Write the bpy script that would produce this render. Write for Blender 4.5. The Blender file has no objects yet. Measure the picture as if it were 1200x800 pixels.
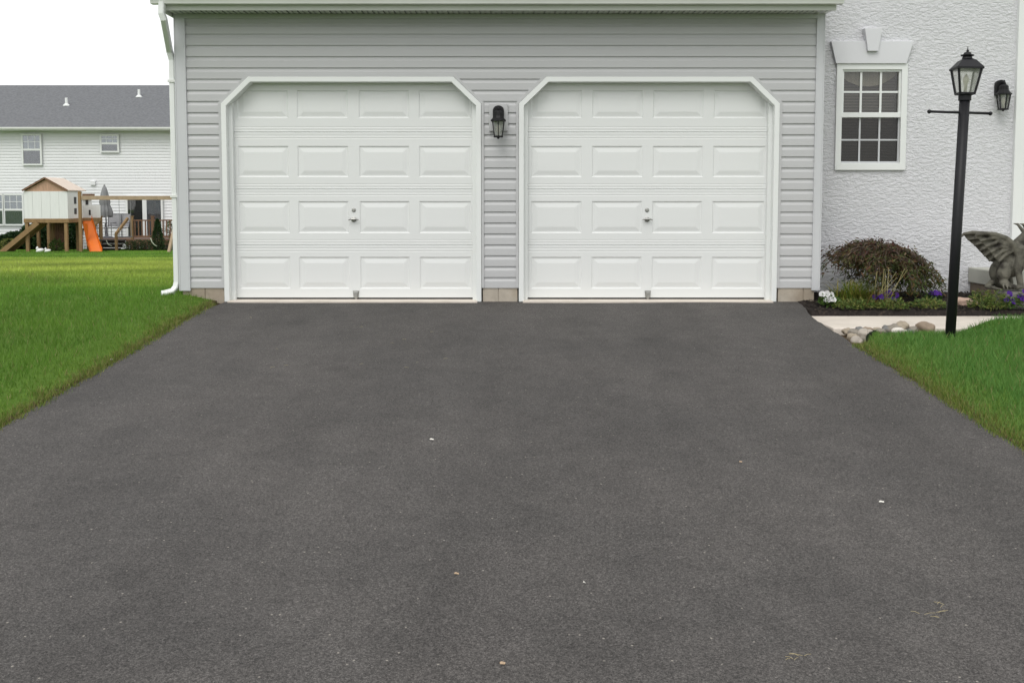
import bpy, bmesh, math, random
import numpy as np
from mathutils import Vector, Matrix, noise
R = math.radians
rnd = random.Random(7)
rng = np.random.default_rng(11)
scene = bpy.context.scene
COL = scene.collection

# ------------------------------------------------------------------ camera
F = 1167.0                                   # focal length in photograph pixels (1200 wide)
PITCH = math.atan(78.0 / F)                  # slight look down
CAM = Vector((0.0, -9.95, 1.01))
PPX, PPY = 600.0, 313.0
FW = Vector((0, math.cos(PITCH), -math.sin(PITCH)))
UP = Vector((0, math.sin(PITCH), math.cos(PITCH)))
def at(px, py, Y):
    """point of the plane y=Y seen at a photograph pixel"""
    d = FW + Vector((1, 0, 0)) * ((px - PPX) / F) - UP * ((py - PPY) / F)
    return CAM + d * ((Y - CAM.y) / d.y)
cd = bpy.data.cameras.new('camera'); cam = bpy.data.objects.new('camera', cd); COL.objects.link(cam)
cam.location = CAM
cam.rotation_euler = (R(90) - PITCH, 0, 0)
cd.sensor_fit = 'HORIZONTAL'; cd.sensor_width = 36; cd.lens = 36 * F / 1200
cd.shift_y = -(400 - PPY) / 1200
cd.clip_start = 0.1; cd.clip_end = 2000
scene.camera = cam

# ------------------------------------------------------------------ helpers
def org(o):
    v = Vector((0, 0, 0))
    while o: v += o.location; o = o.parent
    return v
def thing(name, label, cat, loc=(0, 0, 0), group=None):
    o = bpy.data.objects.new(name, None); COL.objects.link(o); o.location = loc
    o.empty_display_size = .1
    return tag(o, label, cat, group)
def tag(o, label=None, cat=None, group=None, kind=None):
    if label: o['label'] = label
    if cat: o['category'] = cat
    if group: o['group'] = group
    if kind: o['kind'] = kind
    return o
def copy_tree(o, parent=None):
    c = o.copy(); COL.objects.link(c)
    if parent: c.parent = parent
    for ch in list(o.children): copy_tree(ch, c)
    return c
def link(name, me, m, parent=None, smooth=False, bevel=0):
    o = bpy.data.objects.new(name, me); COL.objects.link(o)
    if m: me.materials.append(m)
    if parent: o.parent = parent
    if smooth:
        me.polygons.foreach_set('use_smooth', [True] * len(me.polygons))
    if bevel:
        b = o.modifiers.new('bevel', 'BEVEL'); b.width = bevel; b.segments = 2; b.limit_method = 'ANGLE'; b.angle_limit = R(35)
    return o
class MB:
    def __init__(s): s.v = []; s.f = []
    def add(s, vs, fs):
        n = len(s.v); s.v += [Vector(v) for v in vs]; s.f += [tuple(i + n for i in f) for f in fs]; return s
    def quad(s, a, b, c, d): return s.add([a, b, c, d], [(0, 1, 2, 3)])
    def box(s, x0, x1, y0, y1, z0, z1):
        return s.add([(x0,y0,z0),(x1,y0,z0),(x1,y1,z0),(x0,y1,z0),(x0,y0,z1),(x1,y0,z1),(x1,y1,z1),(x0,y1,z1)],
            [(3,2,1,0),(4,5,6,7),(0,1,5,4),(1,2,6,5),(2,3,7,6),(3,0,4,7)])
    def bar(s, a, b, w, d=None, up=(0, 0, 1)):
        """rectangular bar from a to b"""
        d = w if d is None else d
        a = Vector(a); b = Vector(b); t = (b - a).normalized(); u = Vector(up)
        if abs(t.dot(u)) > .98: u = Vector((0, 1, 0))
        x = t.cross(u).normalized(); y = x.cross(t)
        c = [(-1,-1),(1,-1),(1,1),(-1,1)]
        vs = [p + x * (i * w / 2) + y * (j * d / 2) for p in (a, b) for i, j in c]
        return s.add(vs, [(3,2,1,0),(4,5,6,7),(0,1,5,4),(1,2,6,5),(2,3,7,6),(3,0,4,7)])
    def tube(s, pts, r, n=10, cap=True, rect=None):
        """tube along pts; r number or list; rect=(w,d): rectangular section, w across"""
        pts = [Vector(p) for p in pts]; k = len(pts)
        rs = r if isinstance(r, (list, tuple)) else [r] * k
        base = len(s.v); prev = None
        for i, p in enumerate(pts):
            if i == 0: t = pts[1] - p
            elif i == k - 1: t = p - pts[-2]
            else: t = (pts[i+1] - p).normalized() + (p - pts[i-1]).normalized()
            t.normalize()
            if prev is None:
                u = Vector((1, 0, 0)) if abs(t.x) < .9 else Vector((0, 1, 0))
                x = (u - t * u.dot(t)).normalized()
            else: x = (prev - t * prev.dot(t)).normalized()
            prev = x; y = t.cross(x)
            if rect:
                w, d = rect[0] / 2, rect[1] / 2; c = min(w, d) * .3
                ring = [(w, -d+c), (w, d-c), (w-c, d), (-w+c, d), (-w, d-c), (-w, -d+c), (-w+c, -d), (w-c, -d)]
                s.v += [p + x * a + y * b for a, b in ring]; n = 8
            else:
                s.v += [p + x * (rs[i] * math.cos(2*math.pi*j/n)) + y * (rs[i] * math.sin(2*math.pi*j/n)) for j in range(n)]
        for i in range(k - 1):
            for j in range(n):
                a = base + i*n + j; b = base + i*n + (j+1) % n
                s.f.append((a, b, b + n, a + n))
        if cap:
            s.f.append(tuple(base + j for j in range(n))[::-1]); s.f.append(tuple(base + (k-1)*n + j for j in range(n)))
        return s
    def lathe(s, c, prof, n=16, rot=0, axis=None):
        """prof: list of (r,z) about c; optional axis matrix"""
        base = len(s.v); c = Vector(c); M = axis or Matrix.Identity(3)
        for r, z in prof:
            for j in range(n):
                a = rot + 2*math.pi*j/n
                s.v.append(c + M @ Vector((r*math.cos(a), r*math.sin(a), z)))
        for i in range(len(prof) - 1):
            for j in range(n):
                a = base + i*n + j; b = base + i*n + (j+1) % n
                s.f.append((a, b, b+n, a+n))
        s.f.append(tuple(base + j for j in range(n))[::-1]); s.f.append(tuple(base + (len(prof)-1)*n + j for j in range(n)))
        return s
    def prism(s, pts, d):
        """pts: planar polygon, extruded by vector d"""
        n = len(pts); d = Vector(d); p = [Vector(q) for q in pts]
        return s.add(p + [q + d for q in p], [tuple(range(n))[::-1], tuple(range(n, 2*n))] + [(i, (i+1) % n, n + (i+1) % n, n + i) for i in range(n)])
    def band(s, outer, inner, y0, y1):
        """open band of matched (x,z) outlines between planes y0 (front) and y1"""
        n = len(outer); base = len(s.v)
        for o, i in zip(outer, inner):
            s.v += [Vector((o[0], y0, o[1])), Vector((i[0], y0, i[1])), Vector((i[0], y1, i[1])), Vector((o[0], y1, o[1]))]
        for k in range(n - 1):
            a = base + 4*k; b = a + 4
            for q in range(4): s.f.append((a+q, a+(q+1) % 4, b+(q+1) % 4, b+q))
        s.f.append((base, base+1, base+2, base+3)); e = base + 4*(n-1); s.f.append((e+3, e+2, e+1, e))
        return s
    def build(s, name, m, parent=None, smooth=False, bevel=0, normals=True):
        o = org(parent)
        me = bpy.data.meshes.new(name); me.from_pydata([tuple(v - o) for v in s.v], [], s.f)
        if normals:
            bm = bmesh.new(); bm.from_mesh(me); bmesh.ops.recalc_face_normals(bm, faces=bm.faces); bm.to_mesh(me); bm.free()
        me.update()
        return link(name, me, m, parent, smooth, bevel)
def np_mesh(name, V, T, m, parent=None, cols=None, k=3, smooth=False):
    """fast mesh from numpy: V (n,3), T (m,k), cols (n,3) true colour of the thing"""
    V = np.asarray(V, np.float32) - np.array(org(parent), np.float32)
    me = bpy.data.meshes.new(name); n = len(V); f = len(T)
    me.vertices.add(n); me.vertices.foreach_set('co', V.ravel())
    me.loops.add(f * k); me.loops.foreach_set('vertex_index', np.asarray(T, np.int32).ravel())
    me.polygons.add(f); me.polygons.foreach_set('loop_start', np.arange(0, f*k, k, dtype=np.int32))
    try: me.polygons.foreach_set('loop_total', np.full(f, k, np.int32))
    except Exception: pass
    me.update(calc_edges=True)
    if cols is not None:
        a = me.attributes.new('Tint', 'FLOAT_COLOR', 'POINT')
        a.data.foreach_set('color', np.concatenate([cols, np.ones((n, 1))], 1).astype(np.float32).ravel())
    me.validate()
    return link(name, me, m, parent, smooth)

# ------------------------------------------------------------------ materials
def mat(name, base, rough=.6, var=.0, vscale=3., bump=0., bscale=60., spec=.5, metal=0., stretch=(1,1,1), second=None, smask=(.45,.65), sscale=2., coat=0.):
    m = bpy.data.materials.new(name); m.use_nodes = True
    nt = m.node_tree; N = nt.nodes; L = nt.links
    b = N['Principled BSDF']; b.inputs['Roughness'].default_value = rough; b.inputs['Metallic'].default_value = metal
    b.inputs['Specular IOR Level'].default_value = spec
    b.inputs['Base Color'].default_value = (*base, 1)
    b.inputs['Coat Weight'].default_value = coat
    tc = N.new('ShaderNodeTexCoord'); mp = N.new('ShaderNodeMapping'); mp.inputs['Scale'].default_value = stretch
    L.new(tc.outputs['Object'], mp.inputs[0])
    col = None
    if var or second:
        rgb = N.new('ShaderNodeRGB'); rgb.outputs[0].default_value = (*base, 1); col = rgb.outputs[0]
    if second:
        n2 = N.new('ShaderNodeTexNoise'); n2.inputs['Scale'].default_value = sscale; n2.inputs['Detail'].default_value = 6
        L.new(mp.outputs[0], n2.inputs['Vector'])
        cr = N.new('ShaderNodeValToRGB'); cr.color_ramp.elements[0].position = smask[0]; cr.color_ramp.elements[1].position = smask[1]
        L.new(n2.outputs['Fac'], cr.inputs[0])
        mx = N.new('ShaderNodeMixRGB'); L.new(cr.outputs[0], mx.inputs[0]); L.new(col, mx.inputs[1]); mx.inputs[2].default_value = (*second, 1)
        col = mx.outputs[0]
    if var:
        n1 = N.new('ShaderNodeTexNoise'); n1.inputs['Scale'].default_value = vscale; n1.inputs['Detail'].default_value = 8; n1.inputs['Roughness'].default_value = .65
        L.new(mp.outputs[0], n1.inputs['Vector'])
        mr = N.new('ShaderNodeMapRange'); mr.inputs[1].default_value = .25; mr.inputs[2].default_value = .75
        mr.inputs[3].default_value = 1 - var; mr.inputs[4].default_value = 1 + var
        L.new(n1.outputs['Fac'], mr.inputs[0])
        mu = N.new('ShaderNodeMixRGB'); mu.blend_type = 'MULTIPLY'; mu.inputs[0].default_value = 1
        L.new(col, mu.inputs[1]); L.new(mr.outputs[0], mu.inputs[2]); col = mu.outputs[0]
    if col is not None: L.new(col, b.inputs['Base Color'])
    if bump:
        n3 = N.new('ShaderNodeTexNoise'); n3.inputs['Scale'].default_value = bscale; n3.inputs['Detail'].default_value = 5
        L.new(mp.outputs[0], n3.inputs['Vector'])
        bp = N.new('ShaderNodeBump'); bp.inputs['Strength'].default_value = .6; bp.inputs['Distance'].default_value = bump
        L.new(n3.outputs['Fac'], bp.inputs['Height']); L.new(bp.outputs[0], b.inputs['Normal'])
    return m
def leafmat(name, rough=.55, trans=.25):
    """foliage: base colour from the leaf's own tint, thin and slightly translucent"""
    m = bpy.data.materials.new(name); m.use_nodes = True; nt = m.node_tree; N = nt.nodes; L = nt.links
    b = N['Principled BSDF']; b.inputs['Roughness'].default_value = rough; b.inputs['Specular IOR Level'].default_value = .25
    a = N.new('ShaderNodeAttribute'); a.attribute_name = 'Tint'
    L.new(a.outputs['Color'], b.inputs['Base Color'])
    t = N.new('ShaderNodeBsdfTranslucent'); L.new(a.outputs['Color'], t.inputs['Color'])
    mx = N.new('ShaderNodeMixShader'); mx.inputs[0].default_value = trans
    L.new(b.outputs[0], mx.inputs[1]); L.new(t.outputs[0], mx.inputs[2])
    L.new(mx.outputs[0], N['Material Output'].inputs['Surface'])
    return m
def glass(name, tint=(.9,.9,.9), gloss=.12, opaque=0., ocol=(.05,.05,.05), rough=.02):
    """window pane: clear sheet with fresnel reflection; opaque>0 adds a screen/dirt film"""
    m = bpy.data.materials.new(name); m.use_nodes = True; nt = m.node_tree; N = nt.nodes; L = nt.links
    N.remove(N['Principled BSDF'])
    tr = N.new('ShaderNodeBsdfTransparent'); tr.inputs[0].default_value = (*tint, 1)
    df = N.new('ShaderNodeBsdfDiffuse'); df.inputs[0].default_value = (*ocol, 1)
    gl = N.new('ShaderNodeBsdfGlossy'); gl.inputs['Roughness'].default_value = rough
    m1 = N.new('ShaderNodeMixShader'); m1.inputs[0].default_value = opaque
    L.new(tr.outputs[0], m1.inputs[1]); L.new(df.outputs[0], m1.inputs[2])
    fr = N.new('ShaderNodeLayerWeight'); fr.inputs[0].default_value = .25
    ad = N.new('ShaderNodeMath'); ad.operation = 'MULTIPLY_ADD'; ad.inputs[1].default_value = .8; ad.inputs[2].default_value = gloss; ad.use_clamp = True
    L.new(fr.outputs['Fresnel'], ad.inputs[0])
    m2 = N.new('ShaderNodeMixShader'); L.new(ad.outputs[0], m2.inputs[0]); L.new(m1.outputs[0], m2.inputs[1]); L.new(gl.outputs[0], m2.inputs[2])
    L.new(m2.outputs[0], N['Material Output'].inputs['Surface'])
    return m
M = {}
M['siding'] = mat('siding', (.478,.482,.486), .5, .035, 1.2, .0006, 220, .4, stretch=(.6,1,9))
M['trim_grey'] = mat('trim_grey', (.53,.54,.555), .45, .03, 2)
M['white'] = mat('white_vinyl', (.74,.76,.745), .4, .03, 1.5)
M['door'] = mat('door_paint', (.715,.73,.72), .42, .025, .9, .0003, 90, .4, stretch=(.25,1,2.5))
M['gutter'] = mat('gutter', (.70,.715,.685), .4, .06, 2.5)
M['soffit'] = mat('soffit', (.57,.59,.545), .5, .04, 3)
M['block'] = mat('foundation_concrete', (.44,.395,.33), .9, .22, 5, .004, 60, .2, second=(.33,.28,.22), sscale=3)
M['concrete'] = mat('concrete', (.66,.60,.53), .85, .10, 3, .0015, 120, .3, second=(.55,.49,.42), sscale=4, smask=(.5,.8))
M['slab'] = mat('porch_slab', (.42,.42,.37), .8, .12, 4, .002, 80)
M['brownbase'] = mat('porch_base', (.20,.16,.12), .9, .25, 5, .004, 50)
M['black'] = mat('black_metal', (.010,.010,.012), .45, .2, 30, .0006, 300, .28)
M['iron'] = mat('iron_black', (.010,.010,.011), .5, .2, 40, .0006, 200, .25)
M['steel'] = mat('steel', (.42,.42,.40), .35, .1, 40, metal=.9)
M['seal'] = mat('rubber_seal', (.02,.02,.02), .8)
M['shingle'] = mat('shingles', (.145,.15,.158), .9, .35, 9, .01, 25, .2, stretch=(1,1,3))
M['roofown'] = mat('garage_shingles', (.09,.09,.095), .9, .3, 8, .01, 25, .2)
M['farwhite'] = mat('far_siding', (.74,.75,.76), .5, .02, 1)
M['wood'] = mat('treated_wood', (.26,.17,.085), .8, .3, 6, .003, 40, .2, stretch=(1,1,.3))
M['woodbrown'] = mat('brown_wood', (.19,.11,.07), .85, .3, 6, .003, 40, .2)
M['beamwood'] = mat('beam_wood', (.36,.27,.18), .8, .2, 5)
M['gablewood'] = mat('gable_wood', (.46,.29,.20), .8, .25, 8, stretch=(4,1,.5))
M['playroof'] = mat('play_roof', (.62,.53,.45), .8, .1, 4)
M['playwhite'] = mat('play_white', (.74,.75,.74), .5, .06, 3, stretch=(4,4,.4))
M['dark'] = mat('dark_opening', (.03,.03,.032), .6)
M['orange'] = mat('orange_plastic', (.66,.15,.010), .35, .08, 3)
M['umb'] = mat('umbrella_cloth', (.22,.225,.23), .85, .2, 6)
M['chair'] = mat('chair_grey', (.30,.30,.31), .6, .15, 8)
M['chairframe'] = mat('chair_frame', (.10,.10,.11), .5)
M['decktop'] = mat('deck_board', (.15,.095,.07), .85, .25, 5)
M['stair'] = mat('stair_board', (.06,.052,.047), .85, .25, 5)
M['curtain'] = mat('curtain', (.60,.58,.54), .9, .15, 5, stretch=(6,6,.3))
M['blind'] = mat('blind', (.25,.235,.21), .8, .08, 2)
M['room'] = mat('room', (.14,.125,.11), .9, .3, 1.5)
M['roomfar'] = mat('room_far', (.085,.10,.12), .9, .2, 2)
M['roomblind'] = mat('far_blind', (.72,.75,.78), .8, .15, 6, stretch=(5,5,.4))
M['pane'] = glass('pane', (.80,.79,.75), .05)
M['panescreen'] = glass('pane_with_screen', (.52,.50,.47), .03, .08, (.09,.085,.08), .15)
M['farpane'] = glass('far_pane', (.86,.88,.90), .12, .10, (.30,.33,.36))
M['lampglass'] = glass('lamp_glass', (.95,.95,.93), .06, .22, (.68,.68,.66), .1)
M['clearglass'] = glass('lantern_glass', (.93,.93,.92), .06, .22, (.55,.55,.55), .08)
M['bulb'] = mat('bulb_white', (.75,.72,.62), .4)
M['stone'] = mat('statue_stone', (.125,.12,.098), .9, .4, 11, .006, 70, .2, second=(.036,.033,.028), sscale=9, smask=(.48,.66))
M['plinth'] = mat('plinth_stone', (.20,.195,.175), .9, .25, 8, .004, 60)
M['pink_rock'] = mat('pink_rock', (.48,.34,.27), .85, .2, 12, .004, 40)
M['bark'] = mat('bark', (.075,.055,.042), .9, .3, 12, .004, 50)
M['edging'] = mat('black_edging', (.015,.015,.016), .6, .2, 20)
M['hose'] = mat('hose', (.50,.55,.42), .5)
M['shoe'] = mat('toy_white', (.75,.75,.73), .5)
M['leaf'] = leafmat('leaf')
M['leafstem'] = mat('green_stem', (.12,.15,.05), .7)
M['petal'] = leafmat('petal', .6, .3)
M['grass'] = leafmat('grass_blade', .55, .3)
M['needle'] = leafmat('needle', .6, .15)
M['bit_white'] = mat('bit_white', (.72,.70,.64), .7)
M['bit_tan'] = mat('bit_tan', (.40,.29,.19), .7, .2, 40)
ROCKM = [mat('river_stone_%d' % i, c, .75, .2, 14, .003, 40, .3) for i, c in enumerate([(.24,.215,.18), (.33,.28,.215), (.17,.17,.165), (.40,.36,.31), (.27,.21,.155)])]
M['white_rock'] = mat('white_stone', (.66,.62,.56), .7, .15, 14, .002, 40)

# stucco: knocked-down trowel plateaus
def stucco():
    m = mat('stucco', (.66,.663,.685), .85, .04, 1.5, spec=.3)
    nt = m.node_tree; N = nt.nodes; L = nt.links; b = N['Principled BSDF']
    tc = N.new('ShaderNodeTexCoord'); mp = N.new('ShaderNodeMapping'); mp.inputs['Scale'].default_value = (1, 1, 2.1)
    L.new(tc.outputs['Object'], mp.inputs[0])
    n = N.new('ShaderNodeTexNoise'); n.inputs['Scale'].default_value = 18; n.inputs['Detail'].default_value = 5; n.inputs['Roughness'].default_value = .62; n.inputs['Distortion'].default_value = .45
    L.new(mp.outputs[0], n.inputs['Vector'])
    cr = N.new('ShaderNodeValToRGB'); cr.color_ramp.elements[0].position = .34; cr.color_ramp.elements[1].position = .62
    L.new(n.outputs['Fac'], cr.inputs[0])
    bp = N.new('ShaderNodeBump'); bp.inputs['Strength'].default_value = .75; bp.inputs['Distance'].default_value = .0105
    L.new(cr.outputs[0], bp.inputs['Height']); L.new(bp.outputs[0], b.inputs['Normal'])
    return m
M['stucco'] = stucco()
M['lintel'] = mat('lintel_smooth', (.66,.665,.69), .8, .03, 3, .001, 150, .3)

def asphalt():
    m = bpy.data.materials.new('asphalt'); m.use_nodes = True; nt = m.node_tree; N = nt.nodes; L = nt.links
    b = N['Principled BSDF']; b.inputs['Roughness'].default_value = .85; b.inputs['Specular IOR Level'].default_value = .3
    tc = N.new('ShaderNodeTexCoord'); co = tc.outputs['Object']
    def noi(s, d=4, r=.6, vec=co):
        n = N.new('ShaderNodeTexNoise'); n.inputs['Scale'].default_value = s; n.inputs['Detail'].default_value = d; n.inputs['Roughness'].default_value = r
        L.new(vec, n.inputs['Vector']); return n.outputs['Fac']
    def ramp(f, a, c0, bb, c1):
        r = N.new('ShaderNodeValToRGB'); e = r.color_ramp.elements; e[0].position = a; e[1].position = bb
        e[0].color = (*c0, 1); e[1].color = (*c1, 1); L.new(f, r.inputs[0]); return r.outputs[0]
    def mul(a, c, fac=1, typ='MULTIPLY'):
        x = N.new('ShaderNodeMixRGB'); x.blend_type = typ; x.inputs[0].default_value = fac
        L.new(a, x.inputs[1]); L.new(c, x.inputs[2]); return x.outputs[0]
    g = lambda v: (v, v, v)
    # broad worn patches, brownish and bluish
    base = ramp(noi(.75, 6, .65), .38, (.062,.0582,.0553), .68, (.083,.0768,.0722))
    mp = N.new('ShaderNodeMapping'); mp.inputs['Scale'].default_value = (1.6, .35, 1); L.new(co, mp.inputs[0])
    base = mul(base, ramp(noi(.9, 4, .6, mp.outputs[0]), .33, g(.86), .67, g(1.10)))
    base = mul(base, ramp(noi(5, 5, .7), .3, g(.88), .7, g(1.12)))
    # aggregate
    vo = N.new('ShaderNodeTexVoronoi'); vo.inputs['Scale'].default_value = 170; L.new(co, vo.inputs['Vector'])
    sp = N.new('ShaderNodeSeparateColor'); L.new(vo.outputs['Color'], sp.inputs[0])
    base = mul(base, ramp(sp.outputs[0], .0, g(.62), 1.0, g(1.42)))
    base = mul(base, ramp(noi(240, 2, .7), .32, g(.45), .68, g(1.55)))
    base = mul(base, ramp(noi(90, 4, .75), .34, g(.68), .66, g(1.30)))
    # pale stones showing through here and there
    v2 = N.new('ShaderNodeTexVoronoi'); v2.inputs['Scale'].default_value = 42; v2.inputs['Randomness'].default_value = 1; L.new(co, v2.inputs['Vector'])
    s2 = N.new('ShaderNodeSeparateColor'); L.new(v2.outputs['Color'], s2.inputs[0])
    pick = ramp(s2.outputs[1], .955, g(0), .965, g(1)); near = ramp(v2.outputs['Distance'], .12, g(1), .22, g(0))
    spot = mul(pick, near)
    mx = N.new('ShaderNodeMixRGB'); L.new(spot, mx.inputs[0]); L.new(base, mx.inputs[1]); mx.inputs[2].default_value = (.26,.24,.21,1)
    # dark oil spots
    v3 = N.new('ShaderNodeTexVoronoi'); v3.inputs['Scale'].default_value = 1.1; L.new(co, v3.inputs['Vector'])
    base = mul(mx.outputs[0], ramp(v3.outputs['Distance'], .03, g(.8), .16, g(1)))
    L.new(base, b.inputs['Base Color'])
    bp = N.new('ShaderNodeBump'); bp.inputs['Strength'].default_value = .55; bp.inputs['Distance'].default_value = .004
    L.new(noi(130, 4, .7), bp.inputs['Height']); L.new(bp.outputs[0], b.inputs['Normal'])
    return m
M['asphalt'] = asphalt()

def soilgrass():
    """lawn base: green thatch, with bare brown soil along the driveway edge"""
    m = bpy.data.materials.new('lawn_base'); m.use_nodes = True; nt = m.node_tree; N = nt.nodes; L = nt.links
    b = N['Principled BSDF']; b.inputs['Roughness'].default_value = .95; b.inputs['Specular IOR Level'].default_value = .1
    tc = N.new('ShaderNodeTexCoord'); co = tc.outputs['Object']
    def noi(s, d=6, r=.65):
        n = N.new('ShaderNodeTexNoise'); n.inputs['Scale'].default_value = s; n.inputs['Detail'].default_value = d; n.inputs['Roughness'].default_value = r
        L.new(co, n.inputs['Vector']); return n.outputs['Fac']
    r1 = N.new('ShaderNodeValToRGB'); e = r1.color_ramp.elements
    e[0].position = .3; e[0].color = (.060,.120,.018,1); e[1].position = .7; e[1].color = (.115,.200,.032,1)
    L.new(noi(30), r1.inputs[0])
    r2 = N.new('ShaderNodeValToRGB'); e = r2.color_ramp.elements
    e[0].position = .3; e[0].color = (.06,.04,.025,1); e[1].position = .7; e[1].color = (.15,.11,.065,1)
    L.new(noi(50), r2.inputs[0])
    at_ = N.new('ShaderNodeAttribute'); at_.attribute_name = 'Soil'
    ad = N.new('ShaderNodeMath'); ad.operation = 'MULTIPLY_ADD'; ad.inputs[1].default_value = 1.0; L.new(at_.outputs['Fac'], ad.inputs[0])
    n0 = N.new('ShaderNodeMath'); n0.operation = 'MULTIPLY_ADD'; n0.inputs[1].default_value = 1.2; n0.inputs[2].default_value = -.6
    L.new(noi(9), n0.inputs[0]); L.new(n0.outputs[0], ad.inputs[2])
    mr = N.new('ShaderNodeMapRange'); mr.inputs[1].default_value = .3; mr.inputs[2].default_value = .6; L.new(ad.outputs[0], mr.inputs[0])
    mx = N.new('ShaderNodeMixRGB'); L.new(mr.outputs[0], mx.inputs[0]); L.new(r1.outputs[0], mx.inputs[1]); L.new(r2.outputs[0], mx.inputs[2])
    L.new(mx.outputs[0], b.inputs['Base Color'])
    bp = N.new('ShaderNodeBump'); bp.inputs['Strength'].default_value = .7; bp.inputs['Distance'].default_value = .02
    L.new(noi(60), bp.inputs['Height']); L.new(bp.outputs[0], b.inputs['Normal'])
    return m
M['lawn'] = soilgrass()
M['mulch'] = mat('mulch', (.022,.018,.016), .95, .5, 25, .02, 35, .2, second=(.05,.038,.03), sscale=40, smask=(.55,.7))
M['chip'] = leafmat('mulch_chip', .9, .0)

# ------------------------------------------------------------------ ground
DL, DR = -2.96, 2.76                       # driveway edges
S = .0686
def drv(Y): return S * np.clip(Y, -14, 0)
def sm(t): t = np.clip(t, 0, 1); return t*t*(3-2*t)
def lawn_z(X, Y):
    X = np.asarray(X, float); Y = np.asarray(Y, float)
    d = drv(Y)
    left = d + .004 + .030*sm((DL - X)/.35) + .035*sm((Y+2.5)/2.5)*sm((DL + .1 - X)/.45) - .036*np.clip(Y, 0, 34)
    right = d + .004 + .040*sm((X - DR)/.5) + .035*sm((X - 3.4)/1.0)
    bay = np.where(X < 3.07, -1.95 + (X-2.84)*1.96, -1.50)       # the stones' bay beside the walk
    low = np.where(X < 3.07, sm((Y - bay + .12)/.14), sm((Y - bay + .42)/.44)) * (1 - sm((X - 3.75)/.5))
    right = right*(1-low) + (-.158)*low
    right = np.where(Y > -1.335, -.17, right)
    right = np.where(Y > 8, -.036*Y, right)
    mid = d - .012 - .05*sm(np.minimum(X - DL, DR - X)/.3)
    mid = np.where(Y > -.01, -.2, mid)
    z = np.where(X < DL, left, np.where(X > DR, right, mid))
    # under the house
    z = np.where((X > -3.2) & (X < 14) & (Y > .02) & (Y < 8), -.2, z)
    z = np.where((X > -3.2) & (Y >= 8), -.036*Y, z)
    return z
xs = np.unique(np.concatenate([np.linspace(-140, -16, 40), np.linspace(-16, -4, 60), np.linspace(-4, DL-.001, 26), np.linspace(DL+.001, DR-.001, 40), np.linspace(DR+.001, 4.2, 60), np.linspace(4.2, 14, 30), np.linspace(14, 140, 36)]))
ys = np.unique(np.concatenate([np.linspace(-140, -16, 30), np.linspace(-16, -3, 60), np.linspace(-3, -1.336, 40), [-1.334, -1.0, -.5, -.011, -.009, .019, .021], np.linspace(.1, 8, 20), np.linspace(8.01, 44, 50), np.linspace(44, 260, 30)]))
GX, GY = np.meshgrid(xs, ys); GZ = lawn_z(GX, GY)
V = np.stack([GX.ravel(), GY.ravel(), GZ.ravel()], 1)
nx, ny = len(xs), len(ys)
I = np.arange(nx*ny).reshape(ny, nx)
Q = np.stack([I[:-1,:-1].ravel(), I[:-1,1:].ravel(), I[1:,1:].ravel(), I[1:,:-1].ravel()], 1)
g = np_mesh('lawn', V, Q, M['lawn'], k=4, smooth=True)
soil = np.where((V[:,0] < DL) & (V[:,1] < .5), np.clip(1 - (DL - V[:,0])/.11, 0, 1), 0) + np.where((V[:,0] > DR) & (V[:,1] < -1.335), np.clip(1 - (V[:,0]-DR)/.11, 0, 1), 0)
soil = np.where((V[:,0] >= DL) & (V[:,0] <= DR), 1, soil)
soil = np.where((V[:,0] > DR) & (V[:,2] < -.125) & (V[:,1] > -2), 1, soil)
a = g.data.attributes.new('Soil', 'FLOAT', 'POINT'); a.data.foreach_set('value', np.clip(soil, 0, 1).astype(np.float32))
tag(g, 'green lawn on both sides of the dark driveway', 'lawn', kind='structure')

# driveway, ragged edges, level with the garage floor at the doors
ysd = np.unique(np.concatenate([np.linspace(-14, 0.0, 281), [.012]]))
V = []
dcols = np.concatenate([[0, .0025, .006], np.linspace(.02, .98, 22), [.994, .9975, 1]]); nxd = len(dcols)
for y in ysd:
    jl = .018*noise.noise(Vector((3.1, y*2.2, 0))) + .012*noise.noise(Vector((9.1, y*9, 0)))
    jr = .018*noise.noise(Vector((13.1, y*2.2, 0))) + .012*noise.noise(Vector((19.1, y*9, 0)))
    # the asphalt narrows a little right at the left foundation and rounds off towards the walk
    l = DL + jl + .07*float(sm((y+.5)/.5)); r = DR + jr + .12*float(sm((y+1.1)/1.1))
    for i in range(nxd):
        t = float(dcols[i]); x = l + (r-l)*t
        V.append((x, y, float(drv(y)) + .006*noise.noise(Vector((x*.8, y*.8, 4))) - (.03 if i in (0, nxd-1) else 0)))
I = np.arange(len(V)).reshape(len(ysd), nxd)
Q = np.stack([I[:-1,:-1].ravel(), I[:-1,1:].ravel(), I[1:,1:].ravel(), I[1:,:-1].ravel()], 1)
d = np_mesh('driveway', V, Q, M['asphalt'], k=4, smooth=True)
tag(d, 'wide dark grey asphalt driveway sloping up to the garage doors', 'driveway', kind='structure')

# walk to the front door
wk = MB().box(2.80, 8.2, -1.33, -.44, -.30, -.095).build('walkway', M['concrete'], bevel=.012)
tag(wk, 'pale concrete walkway between the flower bed and the stones', 'walkway', kind='structure')

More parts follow.
